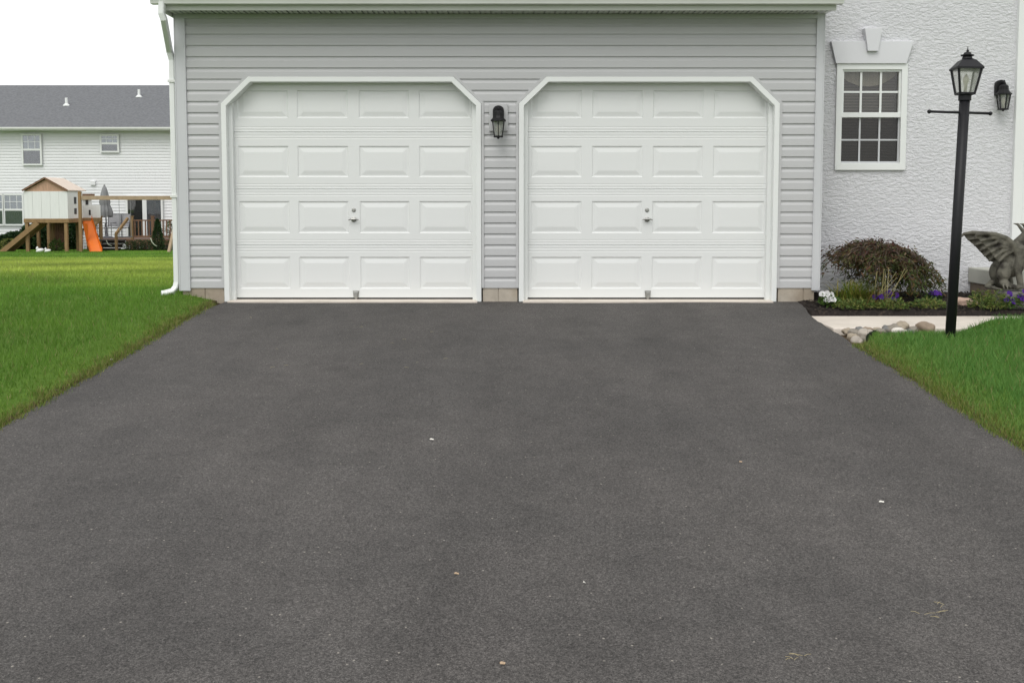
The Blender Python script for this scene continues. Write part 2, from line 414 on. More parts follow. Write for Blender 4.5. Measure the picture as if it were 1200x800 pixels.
# grass blades ----------------------------------------------------------------
def blades(name, n, xf, zone, hgt, wid, tint, seed, label):
    r = np.random.default_rng(seed)
    X, Y = xf(r, n)
    k = zone(X, Y); X, Y = X[k], Y[k]; n = len(X)
    Z = np.maximum(lawn_z(X, Y), np.where((X > DL) & (X < DR), drv(Y) - .012, -9))
    dist = np.hypot(X - CAM.x, Y - CAM.y)
    # soft clumps make the height and the colour vary
    cl = np.array([noise.noise(Vector((x*1.7, y*1.7, seed))) for x, y in zip(X, Y)])
    cl2 = np.array([noise.noise(Vector((x*.35, y*.35, seed+5))) for x, y in zip(X, Y)])
    edge = np.clip(np.minimum(np.abs(X-DL), np.abs(X-DR))/.40, 0, 1); edge = np.where(Y > .3, 1, edge)
    h = hgt(dist) * (.75 + .45*r.random(n)) * (1 + .30*cl) * (.55 + .45*edge) * (1 - .5*sm((Y+2.1)/.5)*(X > 0)*(1-sm((X-3.7)/.5)))
    w = wid(dist) * (.7 + .6*r.random(n))
    th = r.random(n)*2*np.pi; lean = h*(.25 + .55*r.random(n)); la = r.random(n)*2*np.pi
    c, s = np.cos(th), np.sin(th)
    b0 = np.stack([X - c*w/2, Y - s*w/2, Z - .004], 1); b1 = np.stack([X + c*w/2, Y + s*w/2, Z - .004], 1)
    tp = np.stack([X + np.cos(la)*lean, Y + np.sin(la)*lean, Z + h], 1)
    V = np.stack([b0, b1, tp], 1).reshape(-1, 3)
    T = np.arange(3*n).reshape(n, 3)
    t = tint(r, n, X, Y, cl, cl2, edge)
    return tag(np_mesh(name, V, T, M['grass'], cols=np.repeat(t, 3, 0)), label, 'grass', kind='stuff')
def tint_left(r, n, X, Y, cl, cl2, edge):
    a = np.array([.100,.225,.024]); b = np.array([.165,.305,.042]); c = np.array([.38,.46,.085])
    u = np.clip(.45 + .45*cl + .3*r.standard_normal(n), 0, 1)[:, None]
    t = a*(1-u) + b*u
    # the thin, yellower strip further back in the yard
    dry = np.clip(np.exp(-((Y-10)/6.5)**2)*1.0 + .4*cl2 - .08, 0, .95)[:, None]*(Y > 1)[:, None]
    t = t*(1-dry) + c*dry
    t = t*(1 + .40*cl2 + .14*cl)[:, None]
    e = (1-edge)[:, None]*.75*r.random(n)[:, None]
    t = t*(1-e) + np.array([.20,.20,.05])*e
    straw = (r.random(n) < .035)[:, None]
    return np.where(straw, np.array([.26,.23,.10]), t) * (.85 + .3*r.random((n, 1)))
def tint_right(r, n, X, Y, cl, cl2, edge):
    a = np.array([.078,.200,.036]); b = np.array([.155,.300,.066])
    u = np.clip(.45 + .45*cl + .3*r.standard_normal(n), 0, 1)[:, None]
    t = a*(1-u) + b*u
    e = np.clip((1-edge)*1.3 - .1, 0, 1)[:, None]*.8*r.random(n)[:, None]
    t = t*(1-e) + np.array([.21,.21,.05])*e
    straw = (r.random(n) < .03)[:, None]
    return np.where(straw, np.array([.26,.23,.10]), t) * (.85 + .3*r.random((n, 1)))
def uni(x0, x1, y0, y1): return lambda r, n: (x0 + (x1-x0)*r.random(n), y0 + (y1-y0)*r.random(n))
def edge_keep(X, Y):
    return np.array([noise.noise(Vector((y*3.3, x*2, 1))) for x, y in zip(X, Y)])*.05
blades('grass', 90000, uni(-7.5, DL+.03, -6.5, .3), lambda X, Y: (X < DL + .03 - np.abs(edge_keep(X, Y))*1.2) & ((Y < -.02) | (X < -3.27)) & (X > -1.1*(Y+9.95)*.55 - 2.2),
       lambda d: .050 + 0*d, lambda d: .0055 + 0*d, tint_left, 1, 'short mown grass beside the left edge of the driveway')
blades('grass', 150000, lambda r, n: (-3.27 - 15*r.random(n)**1.4, .3 + 14*r.random(n)**1.25), lambda X, Y: X > -.66*(Y+9.95) - 1.5,
       lambda d: .048 + 0*d, lambda d: .008*(d/12), tint_left, 2, 'mown grass of the back yard left of the garage')
blades('grass', 130000, lambda r, n: (-5 - 24*r.random(n), 14 + 19.5*r.random(n)), lambda X, Y: (X > -.62*(Y+9.95) - 1.5) & (X < -.28*(Y+9.95)),
       lambda d: .05 + 0*d, lambda d: .022*(d/30), tint_left, 3, 'thin yellowish grass towards the white house')
blades('grass', 100000, uni(DR-.03, 6.6, -6.2, -1.34), lambda X, Y: (X > DR - .03 + np.abs(edge_keep(X, Y))*1.2) & ((X > 3.75 + .2*(Y+1.5)) | (Y < np.where(X < 3.07, -2.02 + (X-2.84)*1.96, -1.53))),
       lambda d: .060 + 0*d, lambda d: .0060 + 0*d, tint_right, 4, 'lush green grass around the lamp post base')

def tint_edge(r, n, X, Y, cl, cl2, edge):
    t = np.array([[.13,.21,.03],[.20,.25,.05],[.26,.27,.08],[.10,.18,.03],[.22,.19,.08]])[r.integers(0, 5, n)]
    return t*(.75 + .4*r.random((n, 1)))
def tufts(x0, s):
    def f(r, n):
        c = r.random(n//14)*6.2 - 6.4; Y = np.repeat(c, 14)[:n]; Y = Y + .022*r.standard_normal(len(Y))
        off = np.repeat(np.abs(r.standard_normal(n//14))*.06 - .035, 14)
        return x0 + s*(off + .018*r.standard_normal(len(Y))), Y
    return f
blades('grass', 9000, tufts(DL, -1), lambda X, Y: Y < -.1, lambda d: .062 + 0*d, lambda d: .006 + 0*d, tint_edge, 6, 'ragged yellowish grass tufts hanging over the left driveway edge')
blades('grass', 9000, tufts(DR, 1), lambda X, Y: Y < -2.0, lambda d: .062 + 0*d, lambda d: .006 + 0*d, tint_edge, 8, 'ragged yellowish grass tufts hanging over the right driveway edge')

# ------------------------------------------------------------------ the house
house = thing('house', 'grey sided two door garage joined to a pale stucco house', 'house', (0, .5, 0))
COURSE = .1090
lp = lambda px, Y=0.: at(px, 238, Y).x
XL, XR = lp(222), lp(952)                   # siding between the corner posts
ZB = at(600, 337.2, 0).z                    # bottom of siding
ZT = at(600, 16.5, 0).z
def dz(py, Y=0): return at(600, py, Y).z
DOORS = []
for (a0, a1) in ((261.0, 563.9), (608.0, 911.8)):
    DOORS.append((lp(a0, -.03), lp(a1, -.03)))
ZC, ZTOP = dz(121.5, -.03), dz(90, -.03)
CH = at(291, 90, -.03).x - at(258.6, 90, -.03).x
def outline(i, inset, zb=0.0):
    x0, x1 = DOORS[i]; k = inset; c = k*math.tan(R(22.5))
    return [(x0+k, zb), (x0+k, ZC-c), (x0+CH+c*1.0, ZTOP-k), (x1-CH-c, ZTOP-k), (x1-k, ZC-c), (x1-k, zb)]
def door_span(i, z, grow):
    x0, x1 = DOORS[i]; x0 -= grow; x1 += grow
    if z >= ZTOP + grow: return None
    if z <= ZC: return x0, x1
    t = (z-ZC)/(ZTOP+grow-ZC)*CH
    return x0+t, x1-t
def lap_wall(mb, xl, xr, z0, z1, h, y, depth, spans, breaks=(), dutch=True):
    prof = [(0, -.18*depth), (.0001, -depth), (.60, -.92*depth), (.70, -.62*depth), (.80, -.30*depth), (1, -.18*depth)] if dutch else [(0, -.2*depth), (.0001, -depth), (1, -.2*depth)]
    n = math.ceil((z1-z0)/h)
    for k in range(n):
        pts = [(z0 + (k+t)*h, y+d) for t, d in prof]
        out = []
        for (za, ya), (zb, yb) in zip(pts, pts[1:]):
            cut = sorted(q for q in breaks if za < q < zb)
            zz = [za] + cut + [zb]
            for p, q in zip(zz, zz[1:]):
                f = lambda w: ya + (yb-ya)*((w-za)/(zb-za) if zb > za else 0)
                out.append((p, f(p), q, f(q)))
        for (za, ya, zb, yb) in out:
            if za >= z1: continue
            m_ = (za+zb)/2; i0 = spans(m_)
            e0 = [xl]; 
            segs = []
            ca, cb = xl, xl
            for fn in i0:
                sa, sb = fn(za), fn(zb)
                if sa is None: sa = sb
                if sb is None: sb = sa
                if sa is None: continue
                segs.append((ca, sa[0], cb, sb[0])); ca, cb = sa[1], sb[1]
            segs.append((ca, xr, cb, xr))
            for (p, q, p2, q2) in segs:
                if q - p > 1e-4 or q2 - p2 > 1e-4:
                    mb.quad((p, ya, za), (q, ya, za), (q2, yb, zb), (p2, yb, zb))
    return mb
GROW = .012
def spans(m_):
    if m_ > ZTOP + GROW: return []
    return [lambda z, i=i: door_span(i, min(z, ZTOP+GROW-1e-5), GROW) for i in range(2)]
lap_wall(MB(), XL-.02, XR+.02, ZB, ZT+.02, COURSE, 0, .015, spans, (ZC, ZTOP+GROW)).build('siding_wall', M['siding'], house, normals=False)
# backing wall and end walls
MB().box(XL-.05, XR+.05, .17, .20, -.1, ZT+.1).box(DOORS[0][1]+.02, DOORS[1][0]-.02, .10, .14, -.1, ZTOP+.05).box(XL-.05, DOORS[0][0]-.02, .10, .14, -.1, ZTOP+.05).box(DOORS[1][1]+.02, XR+.05, .10, .14, -.1, ZTOP+.05).build('wall_sheathing', M['dark'], house)
GX0, GX1 = lp(208.5), lp(961.5)
PEAK = 4.6
side = MB()
lap_wall(side, .02, 7.0, ZB, ZT, COURSE, 0, .018, lambda m_: [], ())
s2 = MB(); s2.v = [Vector((GX0+.012 + v.y, v.x, v.z)) for v in side.v]; s2.f = side.f
s2.prism([(GX0+.01, -.28, ZT), (GX0+.01, 7.2, ZT), (GX0+.01, 3.5, PEAK-.12)], (.05, 0, 0))
s2.build('end_wall', M['siding'], house, normals=False)
# corner posts
def cpost(x0, x1, zb, zt):
    m = MB(); m.box(x0, x1, -.026, .03, zb, zt)
    m.box(x0, x0+.012, -.030, -.0265, zb, zt).box(x1-.012, x1, -.030, -.0265, zb, zt)
    return m
cpost(lp(209), lp(222), dz(340.5), ZT+.02).build('corner_post', M['trim_grey'], house, bevel=.003)
cpost(lp(952.3), lp(962), dz(340), ZT+.02).build('corner_post', M['trim_grey'], house, bevel=.003)
# foundation blocks
for (a0, a1) in ((220, 261), (565.5, 606.5), (913.5, 956)):
    x0, x1 = lp(a0), lp(a1)
    m = MB(); xm = x0 + (x1-x0)*(.45 if a0 < 900 else .7)
    m.box(x0, xm-.003, -.004, .12, -.22, ZB+.004).box(xm+.003, x1, -.004, .12, -.22, ZB+.004)
    m.box(x0+.002, x1-.002, .004, .11, -.22, ZB)
    m.build('foundation_block', M['block'], house, bevel=.004)
MB().box(GX0+.03, GX0+.2, -.0, 7, -.6, ZB).build('foundation_block', M['block'], house)
# J channels around the doors
for i in range(2):
    o = outline(i, -.028, ZB); n_ = outline(i, -.002, ZB)
    MB().band(o, n_, -.024, .02).build('trim_channel', M['siding'], house, bevel=.002)
    o = outline(i, 0); n_ = outline(i, .050)
    cs = MB().band(o, n_, -.034, .11).build('door_casing', M['white'], house, bevel=.003)
    x0_, x1_ = DOORS[i]; e_ = .050; tz = lambda k: ZC - .02 + (k-.05)*(ZTOP-ZC)/CH
    for xa, sg in ((x0_, 1), (x1_, -1)):
        MB().prism([(xa+sg*.049, .045, .002), (xa+sg*.090, .045, .002), (xa+sg*.090, .045, tz(.090)), (xa+sg*.049, .045, tz(.049))], (0, .057, 0)).build('door_stop', M['white'], cs, bevel=.003)
    MB().box(DOORS[i][0]+.04, DOORS[i][1]-.04, -.075, .16, -.06, .012).build('threshold', M['concrete'], house, bevel=.004)

# sectional doors -------------------------------------------------------------
YD = .100
def garage_door(i, cols):
    x0, x1 = DOORS[i][0] + .075, DOORS[i][1] - .075
    zb, zt = .030, ZTOP - .02
    rows_px = [(338.3, 301.0), (273.2, 235.8), (207.6, 171.2), (138.6, 106.0)]
    rows = [(dz(a_, YD), dz(b_, YD)) for a_, b_ in rows_px]
    pan = [(lp(a_, YD), lp(b_, YD)) for a_, b_ in cols]
    m = MB()
    def rail(za, zb_, joint=True):
        prof = [(za, 0)]
        if joint:
            zc = (za+zb_)/2
            for off, dp, w in ((-.062, .0018, .007), (-.036, .0022, .007), (0, .007, .005), (.022, .0022, .007), (.05, .0018, .007)):
                z = zc+off
                if za+.008 < z-w and z+w < zb_-.008:
                    prof += [(z-w, 0), (z-w*.3, dp), (z+w*.3, dp), (z+w, 0)]
        prof.append((zb_, 0))
        for (p, d1), (q, d2) in zip(prof, prof[1:]):
            m.quad((x0, YD+d1, p), (x1, YD+d1, p), (x1, YD+d2, q), (x0, YD+d2, q))
    rail(zb, rows[0][0], False)
    for k, (za, zb_) in enumerate(rows):
        xsb = [x0] + [q for p in pan for q in p] + [x1]
        for j in range(0, len(xsb)-1, 2):
            m.quad((xsb[j], YD, za), (xsb[j+1], YD, za), (xsb[j+1], YD, zb_), (xsb[j], YD, zb_))
        for (pa, pb) in pan:
            rings = [(0, 0), (.009, .008), (.020, .009), (.060, .002), (.064, .0014)]
            prev = None
            for ins, dp in rings:
                cur = [(pa+ins, YD+dp, za+ins), (pb-ins, YD+dp, za+ins), (pb-ins, YD+dp, zb_-ins), (pa+ins, YD+dp, zb_-ins)]
                if prev:
                    for q in range(4): m.quad(prev[q], prev[(q+1) % 4], cur[(q+1) % 4], cur[q])
                prev = cur
            m.quad(*prev)
        top = rows[k+1][0] if k < 3 else zt
        rail(zb_, top, k < 3)
    m.quad((x0, YD, zb), (x1, YD, zb), (x1, YD+.04, zb), (x0, YD+.03, zb))
    door = m.build('garage_door', M['door'], house, normals=False)
    MB().box(x0+.03, x1-.02, YD+.010, YD+.028, .012, .030).build('bottom_seal', M['seal'], door)
    hx = lp(414.5 if i == 0 else 758.3, YD)
    lk = dz(246, YD); hz = dz(257, YD)
    rot = Matrix.Rotation(R(90), 3, 'X')
    MB().lathe((hx, YD-.0005, lk), [(.022,0),(.021,.005),(.013,.007),(.012,.012)], 16, axis=rot).build('lock_cylinder', M['steel'], door, smooth=False)
    hd = MB().lathe((hx, YD-.0005, hz), [(.028,0),(.027,.006),(.012,.010),(.010,.035)], 16, axis=rot)
    hd.tube([(hx-.052, YD-.030, hz-.006), (hx-.02, YD-.038, hz+.004), (hx+.02, YD-.038, hz+.004), (hx+.052, YD-.030, hz-.006)], [.006,.009,.009,.006], 8)
    hd.build('door_handle', M['steel'], door, smooth=False)
    z = dz(345.5, YD); x = hx + .015
    MB().prism([(x-.032, YD-.002, z+.045), (x+.032, YD-.002, z+.045), (x+.026, YD-.002, z-.02), (x, YD-.002, z-.05), (x-.026, YD-.002, z-.02)], (0, -.004, 0)).prism([(x-.02, YD-.006, z+.03), (x+.02, YD-.006, z+.03), (x+.012, YD-.006, z-.03), (x-.012, YD-.006, z-.03)], (0, -.022, 0)).build('lift_handle', M['steel'], door, bevel=.002)
    return door
garage_door(0, [(280, 339.2), (349.5, 408.6), (421.5, 480), (491.5, 552)])
garage_door(1, [(622.5, 681.5), (693.5, 752.5), (764.5, 823), (835, 896)])

# eave: soffit, fascia, gutter, roof -------------------------------------------
ZS = dz(17, 0)                              # soffit level at the wall
EX0, EX1 = lp(208.5, 0), lp(963, 0)
so = MB()
OV = .30
x = EX0; k = 0
while x < EX1 - 1e-4:
    e = min(x + .104, EX1)
    prof = [(x, .012), (x+.012, .012), (x+.016, 0), (min(x+.05, e), 0), (min(x+.054, e), .006), (min(x+.062, e), .006), (min(x+.066, e), 0), (e, 0)]
    for (p, d1), (q, d2) in zip(prof, prof[1:]):
        if q > p: so.quad((p, -OV, ZS+d1), (q, -OV, ZS+d1), (q, .0, ZS+d2), (p, .0, ZS+d2))
    x += .104
so.build('soffit', M['soffit'], house, normals=False)
MB().box(XL-.02, XR+.02, -.032, .0, ZS-.045, ZS-.002).build('frieze_channel', M['trim_grey'], house, bevel=.003)
MB().box(EX0-.002, EX1+.002, -OV-.022, -OV+.002, ZS-.022, ZS+.17).build('fascia', M['soffit'], house, bevel=.002)
MB().box(EX0-.022, EX0-.004, -OV, 7.3, ZS-.03, ZS+.18).build('rake_board', M['gutter'], house, bevel=.002)
gz = ZS + .028; gy = -OV - .024
gp = [(0, .0), (-.070, .0), (-.078, .030), (-.105, .060), (-.118, .075), (-.118, .100), (-.126, .102), (-.126, .112), (-.112, .112), (-.112, .080), (-.072, .034), (-.064, .006), (-.004, .006), (-.004, .125), (0, .125)]
gx0, gx1 = EX0 - .085, EX1 + .045
gm = MB().prism([(gx0, gy+p[0], gz+p[1]) for p in gp], (gx1-gx0, 0, 0))
cap = [(0,.0),(-.070,.0),(-.078,.030),(-.105,.060),(-.118,.075),(-.118,.112),(0,.125)]
gm.prism([(gx0-.003, gy+p[0], gz+p[1]) for p in cap], (.003, 0, 0)).prism([(gx1, gy+p[0], gz+p[1]) for p in cap], (.003, 0, 0))
gm.build('gutter', M['gutter'], house)
rf = MB()
ry = -OV - .05; rz = ZS + .17
rf.prism([(EX0-.06, ry, rz), (EX0-.06, 3.5, PEAK+.03), (EX0-.06, 7.3, rz), (EX0-.06, 7.3, rz-.03), (EX0-.06, 3.5, PEAK-.0), (EX0-.06, ry, rz-.03)], (EX1-EX0+.09, 0, 0))
rf.build('roof', M['roofown'], house)
# downspout
dsx = GX0 - .036
tp = at(190, 6, gy-.05)
pts = [Vector((tp.x, gy-.05, gz+.02)), Vector((tp.x-.005, gy-.05, gz-.09)), Vector((tp.x+.01, gy-.04, gz-.14))]
b0 = Vector((dsx, .03, dz(66, .0))); pts += [b0 + Vector((-.012, -.03, .05)), b0 + Vector((0, 0, -.03)), Vector((dsx, .03, dz(331))), Vector((dsx-.008, .015, dz(337))), Vector((dsx-.035, -.01, dz(341.5))), Vector((dsx-.10, -.045, dz(343.8))), Vector((dsx-.13, -.06, dz(344)))]
ds = MB().tube(pts, 1, rect=(.054, .066)).build('downspout', M['white'], house)
for py in (95, 230): MB().box(dsx-.036, dsx+.036, -.014, .075, dz(py)-.012, dz(py)+.012).build('strap', M['gutter'], ds)

# stucco house to the right -----------------------------------------------------
YS = .55
SX0, SX1 = GX1 - .02, lp(1184.5, YS)
HZ = 5.6
# window opening
def sp(px, py): return at(px, py, YS)
wxl, wxr = (sp(978.6, 138).x, sp(1061.4, 138).x)
wzb, wzt = sp(1020, 199.5).z, sp(1020, 75).z
ow = .03
st = MB()
X0, X1, A, B, C, Dz = SX0, SX1, wxl+ow, wxr-ow, wzb+ow, wzt-ow
st.quad((X0,YS,-.3),(A,YS,-.3),(A,YS,HZ),(X0,YS,HZ)).quad((B,YS,-.3),(X1,YS,-.3),(X1,YS,HZ),(B,YS,HZ))
st.quad((A,YS,-.3),(B,YS,-.3),(B,YS,C),(A,YS,C)).quad((A,YS,Dz),(B,YS,Dz),(B,YS,HZ),(A,YS,HZ))
st.build('stucco_wall', M['stucco'], house, normals=False)
en = MB(); ex = lp(1270, YS)
en.box(ex, 12.5, YS, YS+.1, -.3, HZ).box(12.4, 12.5, YS+.1, 8, -.3, HZ).box(SX0, 12.5, 8, 8.1, -.3, HZ).box(SX0-.0, SX0+.08, YS+.002, 8, ZS, HZ)
en.build('stucco_wall', M['stucco'], house)
MB().prism([(SX0-.3, YS-.45, HZ), (SX0-.3, 4.3, HZ+2.3), (SX0-.3, 8.5, HZ)], (10.3, 0, 0)).build('roof', M['roofown'], house)
# entry surround: pilaster, door
px0 = SX1
MB().box(px0, px0+.10, YS-.045, YS+.02, .31, 3.9).box(px0+.10, px0+.26, YS-.025, YS+.03, .31, 3.9).build('door_pilaster', M['white'], house, bevel=.004)
MB().box(px0+.26, ex, YS+.06, YS+.10, .32, 2.5).box(px0+.26, ex, YS+.0, YS+.1, 2.5, HZ).build('front_door', M['white'], house, bevel=.004)
# window
WH = (wxl+wxr)/2; win = MB()
fw = .062
win.band([(wxl,wzb),(wxl,wzt),(wxr,wzt),(wxr,wzb),(wxl,wzb)], [(wxl+fw,wzb+fw+.01),(wxl+fw,wzt-fw),(wxr-fw,wzt-fw),(wxr-fw,wzb+fw+.01),(wxl+fw,wzb+fw+.01)], YS-.030, YS+.05)
window = win.build('window', M['white'], house, bevel=.003)
ix0, ix1, iz0, iz1 = wxl+fw-.002, wxr-fw+.002, wzb+fw+.008, wzt-fw+.002
zm = sp(1020, 135).z
mr_ = MB().box(ix0, ix1, YS-.018, YS+.03, zm-.026, zm+.026)
mr_.build('meeting_rail', M['white'], window, bevel=.003)
sash = .022
up = MB().band([(ix0,zm+.02),(ix0,iz1),(ix1,iz1),(ix1,zm+.02)], [(ix0+sash,zm+.02),(ix0+sash,iz1-sash),(ix1-sash,iz1-sash),(ix1-sash,zm+.02)], YS-.008, YS+.03)
up.build('upper_sash', M['white'], window)
lo = MB().band([(ix0,zm-.02),(ix0,iz0),(ix1,iz0),(ix1,zm-.02)], [(ix0+sash*.6,zm-.02),(ix0+sash*.6,iz0+sash),(ix1-sash*.6,iz0+sash),(ix1-sash*.6,zm-.02)], YS+.012, YS+.04)
lo.build('lower_sash', M['trim_grey'], window)
mu = MB(); ml = MB()
for t in (1/3, 2/3):
    xx = ix0 + (ix1-ix0)*t
    mu.box(xx-.011, xx+.011, YS+.006, YS+.016, zm+.02, iz1-.01)
    ml.box(xx-.009, xx+.009, YS+.016, YS+.0245, iz0+.01, zm-.02)
zz = (zm+.03 + iz1-.02)/2; mu.box(ix0+.01, ix1-.01, YS+.0075, YS+.0145, zz-.010, zz+.010)
zz = (iz0+.02 + zm-.03)/2; ml.box(ix0+.01, ix1-.01, YS+.0172, YS+.0235, zz-.008, zz+.008)
mu.build('muntin_grid', M['white'], window); ml.build('muntin_grid', M['trim_grey'], window)
MB().box(ix0+.004, ix1-.004, YS+.018, YS+.022, zm, iz1-.005).build('pane', M['pane'], window)
MB().box(ix0+.004, ix1-.004, YS+.026, YS+.030, iz0+.005, zm-.005).build('pane', M['panescreen'], window)
# room behind: valance swag, blind, dark walls
sw = MB(); nseg = 24; xr0, xr1 = ix0-.03, ix1+.03
for j in range(nseg):
    t0, t1 = j/nseg, (j+1)/nseg
    f = lambda t: sp(1020, 100).z + .16*(2*abs(t-.5))**2.2
    y_ = lambda t: YS + .11 + .012*math.sin(t*40)
    a_, b_ = xr0+(xr1-xr0)*t0, xr0+(xr1-xr0)*t1
    sw.quad((a_, y_(t0), f(t0)), (b_, y_(t1), f(t1)), (b_, y_(t1), iz1+.05), (a_, y_(t0), iz1+.05))
sw.build('valance', M['curtain'], window, smooth=True, normals=False)
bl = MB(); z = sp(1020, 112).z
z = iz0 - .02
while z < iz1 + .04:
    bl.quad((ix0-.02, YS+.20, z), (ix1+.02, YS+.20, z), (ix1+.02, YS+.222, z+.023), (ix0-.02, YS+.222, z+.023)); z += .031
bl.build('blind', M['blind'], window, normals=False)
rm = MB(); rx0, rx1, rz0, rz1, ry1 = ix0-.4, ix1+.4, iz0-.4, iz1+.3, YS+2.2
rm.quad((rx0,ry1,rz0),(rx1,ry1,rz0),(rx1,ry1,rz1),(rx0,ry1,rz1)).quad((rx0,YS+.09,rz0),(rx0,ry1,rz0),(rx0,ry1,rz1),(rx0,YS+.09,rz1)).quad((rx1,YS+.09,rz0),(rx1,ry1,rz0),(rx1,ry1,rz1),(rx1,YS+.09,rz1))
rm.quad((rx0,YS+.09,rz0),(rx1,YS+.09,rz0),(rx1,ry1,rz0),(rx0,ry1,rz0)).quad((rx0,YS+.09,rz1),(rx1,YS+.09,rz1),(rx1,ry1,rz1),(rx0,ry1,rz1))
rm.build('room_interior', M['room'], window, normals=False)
P = lambda a_, b_, y_: tuple(at(a_, b_, y_))
YH = YS - .05
MB().prism([P(980, 74.6, YH), P(1062.5, 74.6, YH), P(1071, 48.3, YH), P(974, 48.3, YH)], (0, .048, 0)).build('window_head', M['lintel'], house, bevel=.004)
YK = YS - .085
MB().prism([P(1017.3, 60, YK), P(1029.5, 60, YK), P(1034, 33, YK), P(1013.5, 33, YK)], (0, .084, 0)).build('keystone', M['lintel'], house, bevel=.004)

# porch --------------------------------------------------------------------------
porch = thing('porch_step', 'pale concrete porch slab on a brown base behind the winged statue', 'step', (5.6, 0, 0))
pxl = at(1134, 320, YS).x
PF = -.04
pzt, pzm = at(1134, 313, YS).z, at(1134, 330.5, YS).z
MB().box(pxl, 9.2, PF, YS-.003, pzm, pzt).build('slab', M['slab'], porch, bevel=.012)
MB().box(pxl+.03, 9.17, PF+.03, YS-.004, -.25, pzm-.002).build('base', M['brownbase'], porch)

# ------------------------------------------------------------------ wall lanterns
def wall_lantern(loc, yw, label, block=False):
    """carriage lantern on a wall facing -y; loc is the point of the wall behind the backplate's centre"""
    t = thing('wall_lantern', label, 'wall lamp', loc, 'black wall lanterns')
    x, y, z = loc
    if block: MB().box(x-.093, x+.093, yw-.032, yw-.004, z-.145, z+.125).build('mounting_block', M['siding'], t, bevel=.006); yb = yw-.032
    else: yb = yw
    pl = [(x + .055*math.cos(a_), yb, z+.055 + .055*math.sin(a_)*.9) for a_ in [math.pi*k/10 for k in range(11)]]
    MB().prism([(x+.055, yb, z-.055)] + pl[:] + [(x-.055, yb, z-.055)], (0, -.045, 0)).build('backplate', M['iron'], t, bevel=.006)
    cy = yb - .10
    arm = MB().tube([(x, yb-.04, z+.02), (x, yb-.07, z+.075), (x, cy, z+.082), (x, cy, z+.05)], [.016,.016,.014,.012], 8).build('arm', M['iron'], t, smooth=True)
    ze = z - .045
    cap_ = MB().lathe((x, cy, ze), [(.080,-.012),(.080,.0),(.060,.018),(.048,.040),(.046,.075),(.030,.092),(.010,.10)], 8, R(22.5)).build('lantern_roof', M['iron'], t, bevel=.002)
    MB().lathe((x, cy, ze+.098), [(.008,0),(.012,.012),(.005,.022),(.002,.045)], 8).build('finial', M['iron'], cap_, smooth=True)
    cg = MB(); zb = ze - .155
    for k in range(6):
        a_ = R(30) + k*math.pi/3
        cg.bar((x+.066*math.cos(a_), cy+.066*math.sin(a_), ze-.010), (x+.045*math.cos(a_), cy+.045*math.sin(a_), zb), .009, .009)
    cg.lathe((x, cy, zb-.012), [(.052,0),(.054,.006),(.048,.014)], 6, R(30)).lathe((x, cy, zb-.026), [(.008,0),(.016,.014)], 8)
    cg.build('cage', M['iron'], t)
    MB().lathe((x, cy, 0), [(.041, zb+.004), (.062, ze-.012)], 6, R(30)).build('lantern_glass', M['clearglass'], t)
    MB().lathe((x, cy, 0), [(.010, zb+.005),(.012, zb+.05),(.020, zb+.075),(.016, zb+.105),(.002, zb+.12)], 10).build('bulb', M['bulb'], t, smooth=True)
    return t
q = at(584.2, 137, 0); wall_lantern((q.x, -.018, q.z), -.012, 'black wall lantern on the grey siding between the two garage doors', True)
q = at(1171, 106, YS); wall_lantern((q.x, YS, q.z), YS+.004, 'black wall lantern on the stucco beside the white entry trim')

# ------------------------------------------------------------------ lamp post (leans a little)
LY = -2.0
base = at(1113.5, 392, LY); base.z = float(lawn_z(base.x, LY)) 
topp = at(1130.8, 112, LY)
lamp = thing('lamp_post', 'black garden lamp post leaning in the lawn with a four sided lantern', 'lamp post', base)
ax = (topp - base).normalized(); Lp = (topp - base).length
xa = (Vector((1, 0, 0)) - ax*ax.x).normalized(); ya = ax.cross(xa)
MX = Matrix((xa, ya, ax)).transposed()
def pt(x, y, z): return base + MX @ Vector((x, y, z))
MB().tube([pt(0,0,-.3), pt(0,0,Lp)], .0395, 24).build('pole', M['black'], lamp, smooth=True)
zc = Lp - .135
cb = MB().tube([pt(-.275,0,zc), pt(.21,0,zc)], .0105, 10)
for e in (-.275, .21): cb.lathe(pt(e, 0, zc), [(.002,-.017),(.012,-.012),(.017,0),(.012,.012),(.002,.017)], 10)
cb.build('crossbar', M['black'], lamp, smooth=True)
rot = R(39)
zl = Lp + .012; zh = zl + .198
hb, ht = .0775, .125               # corner radius bottom and top
def corner(k, r, z): a_ = rot + k*math.pi/2; return pt(r*math.cos(a_), r*math.sin(a_), z)
fr = MB()
for k in range(4):
    fr.bar(corner(k, hb, zl), corner(k, ht, zh), .014, .014)
    fr.bar(corner(k, hb, zl), corner(k+1, hb, zl), .014, .016); fr.bar(corner(k, ht, zh), corner(k+1, ht, zh), .014, .014)
fr.lathe(pt(0,0,Lp-.01), [(.048,-.03),(.048,.01),(hb*.9,.018),(hb*.9,.024)], 16, axis=MX)
fr.build('lantern_frame', M['black'], lamp)
gl_ = MB()
for k in range(4): gl_.quad(corner(k, hb*.97, zl), corner(k+1, hb*.97, zl), corner(k+1, ht*.97, zh), corner(k, ht*.97, zh))
gl_.build('lantern_glass', M['lampglass'], lamp, normals=False)
MB().lathe(pt(0,0,Lp), [(.012,.02),(.013,.09),(.022,.105),(.024,.125),(.010,.155),(.002,.165)], 12, axis=MX).build('bulb', M['bulb'], lamp, smooth=True)
r0 = ht*1.14
rfm = MB().lathe(pt(0,0,zh), [(r0,-.010),(r0,.004),(ht*.62,.062),(.040,.078)], 4, rot, axis=MX)
rl = rfm.build('lantern_roof', M['black'], lamp)
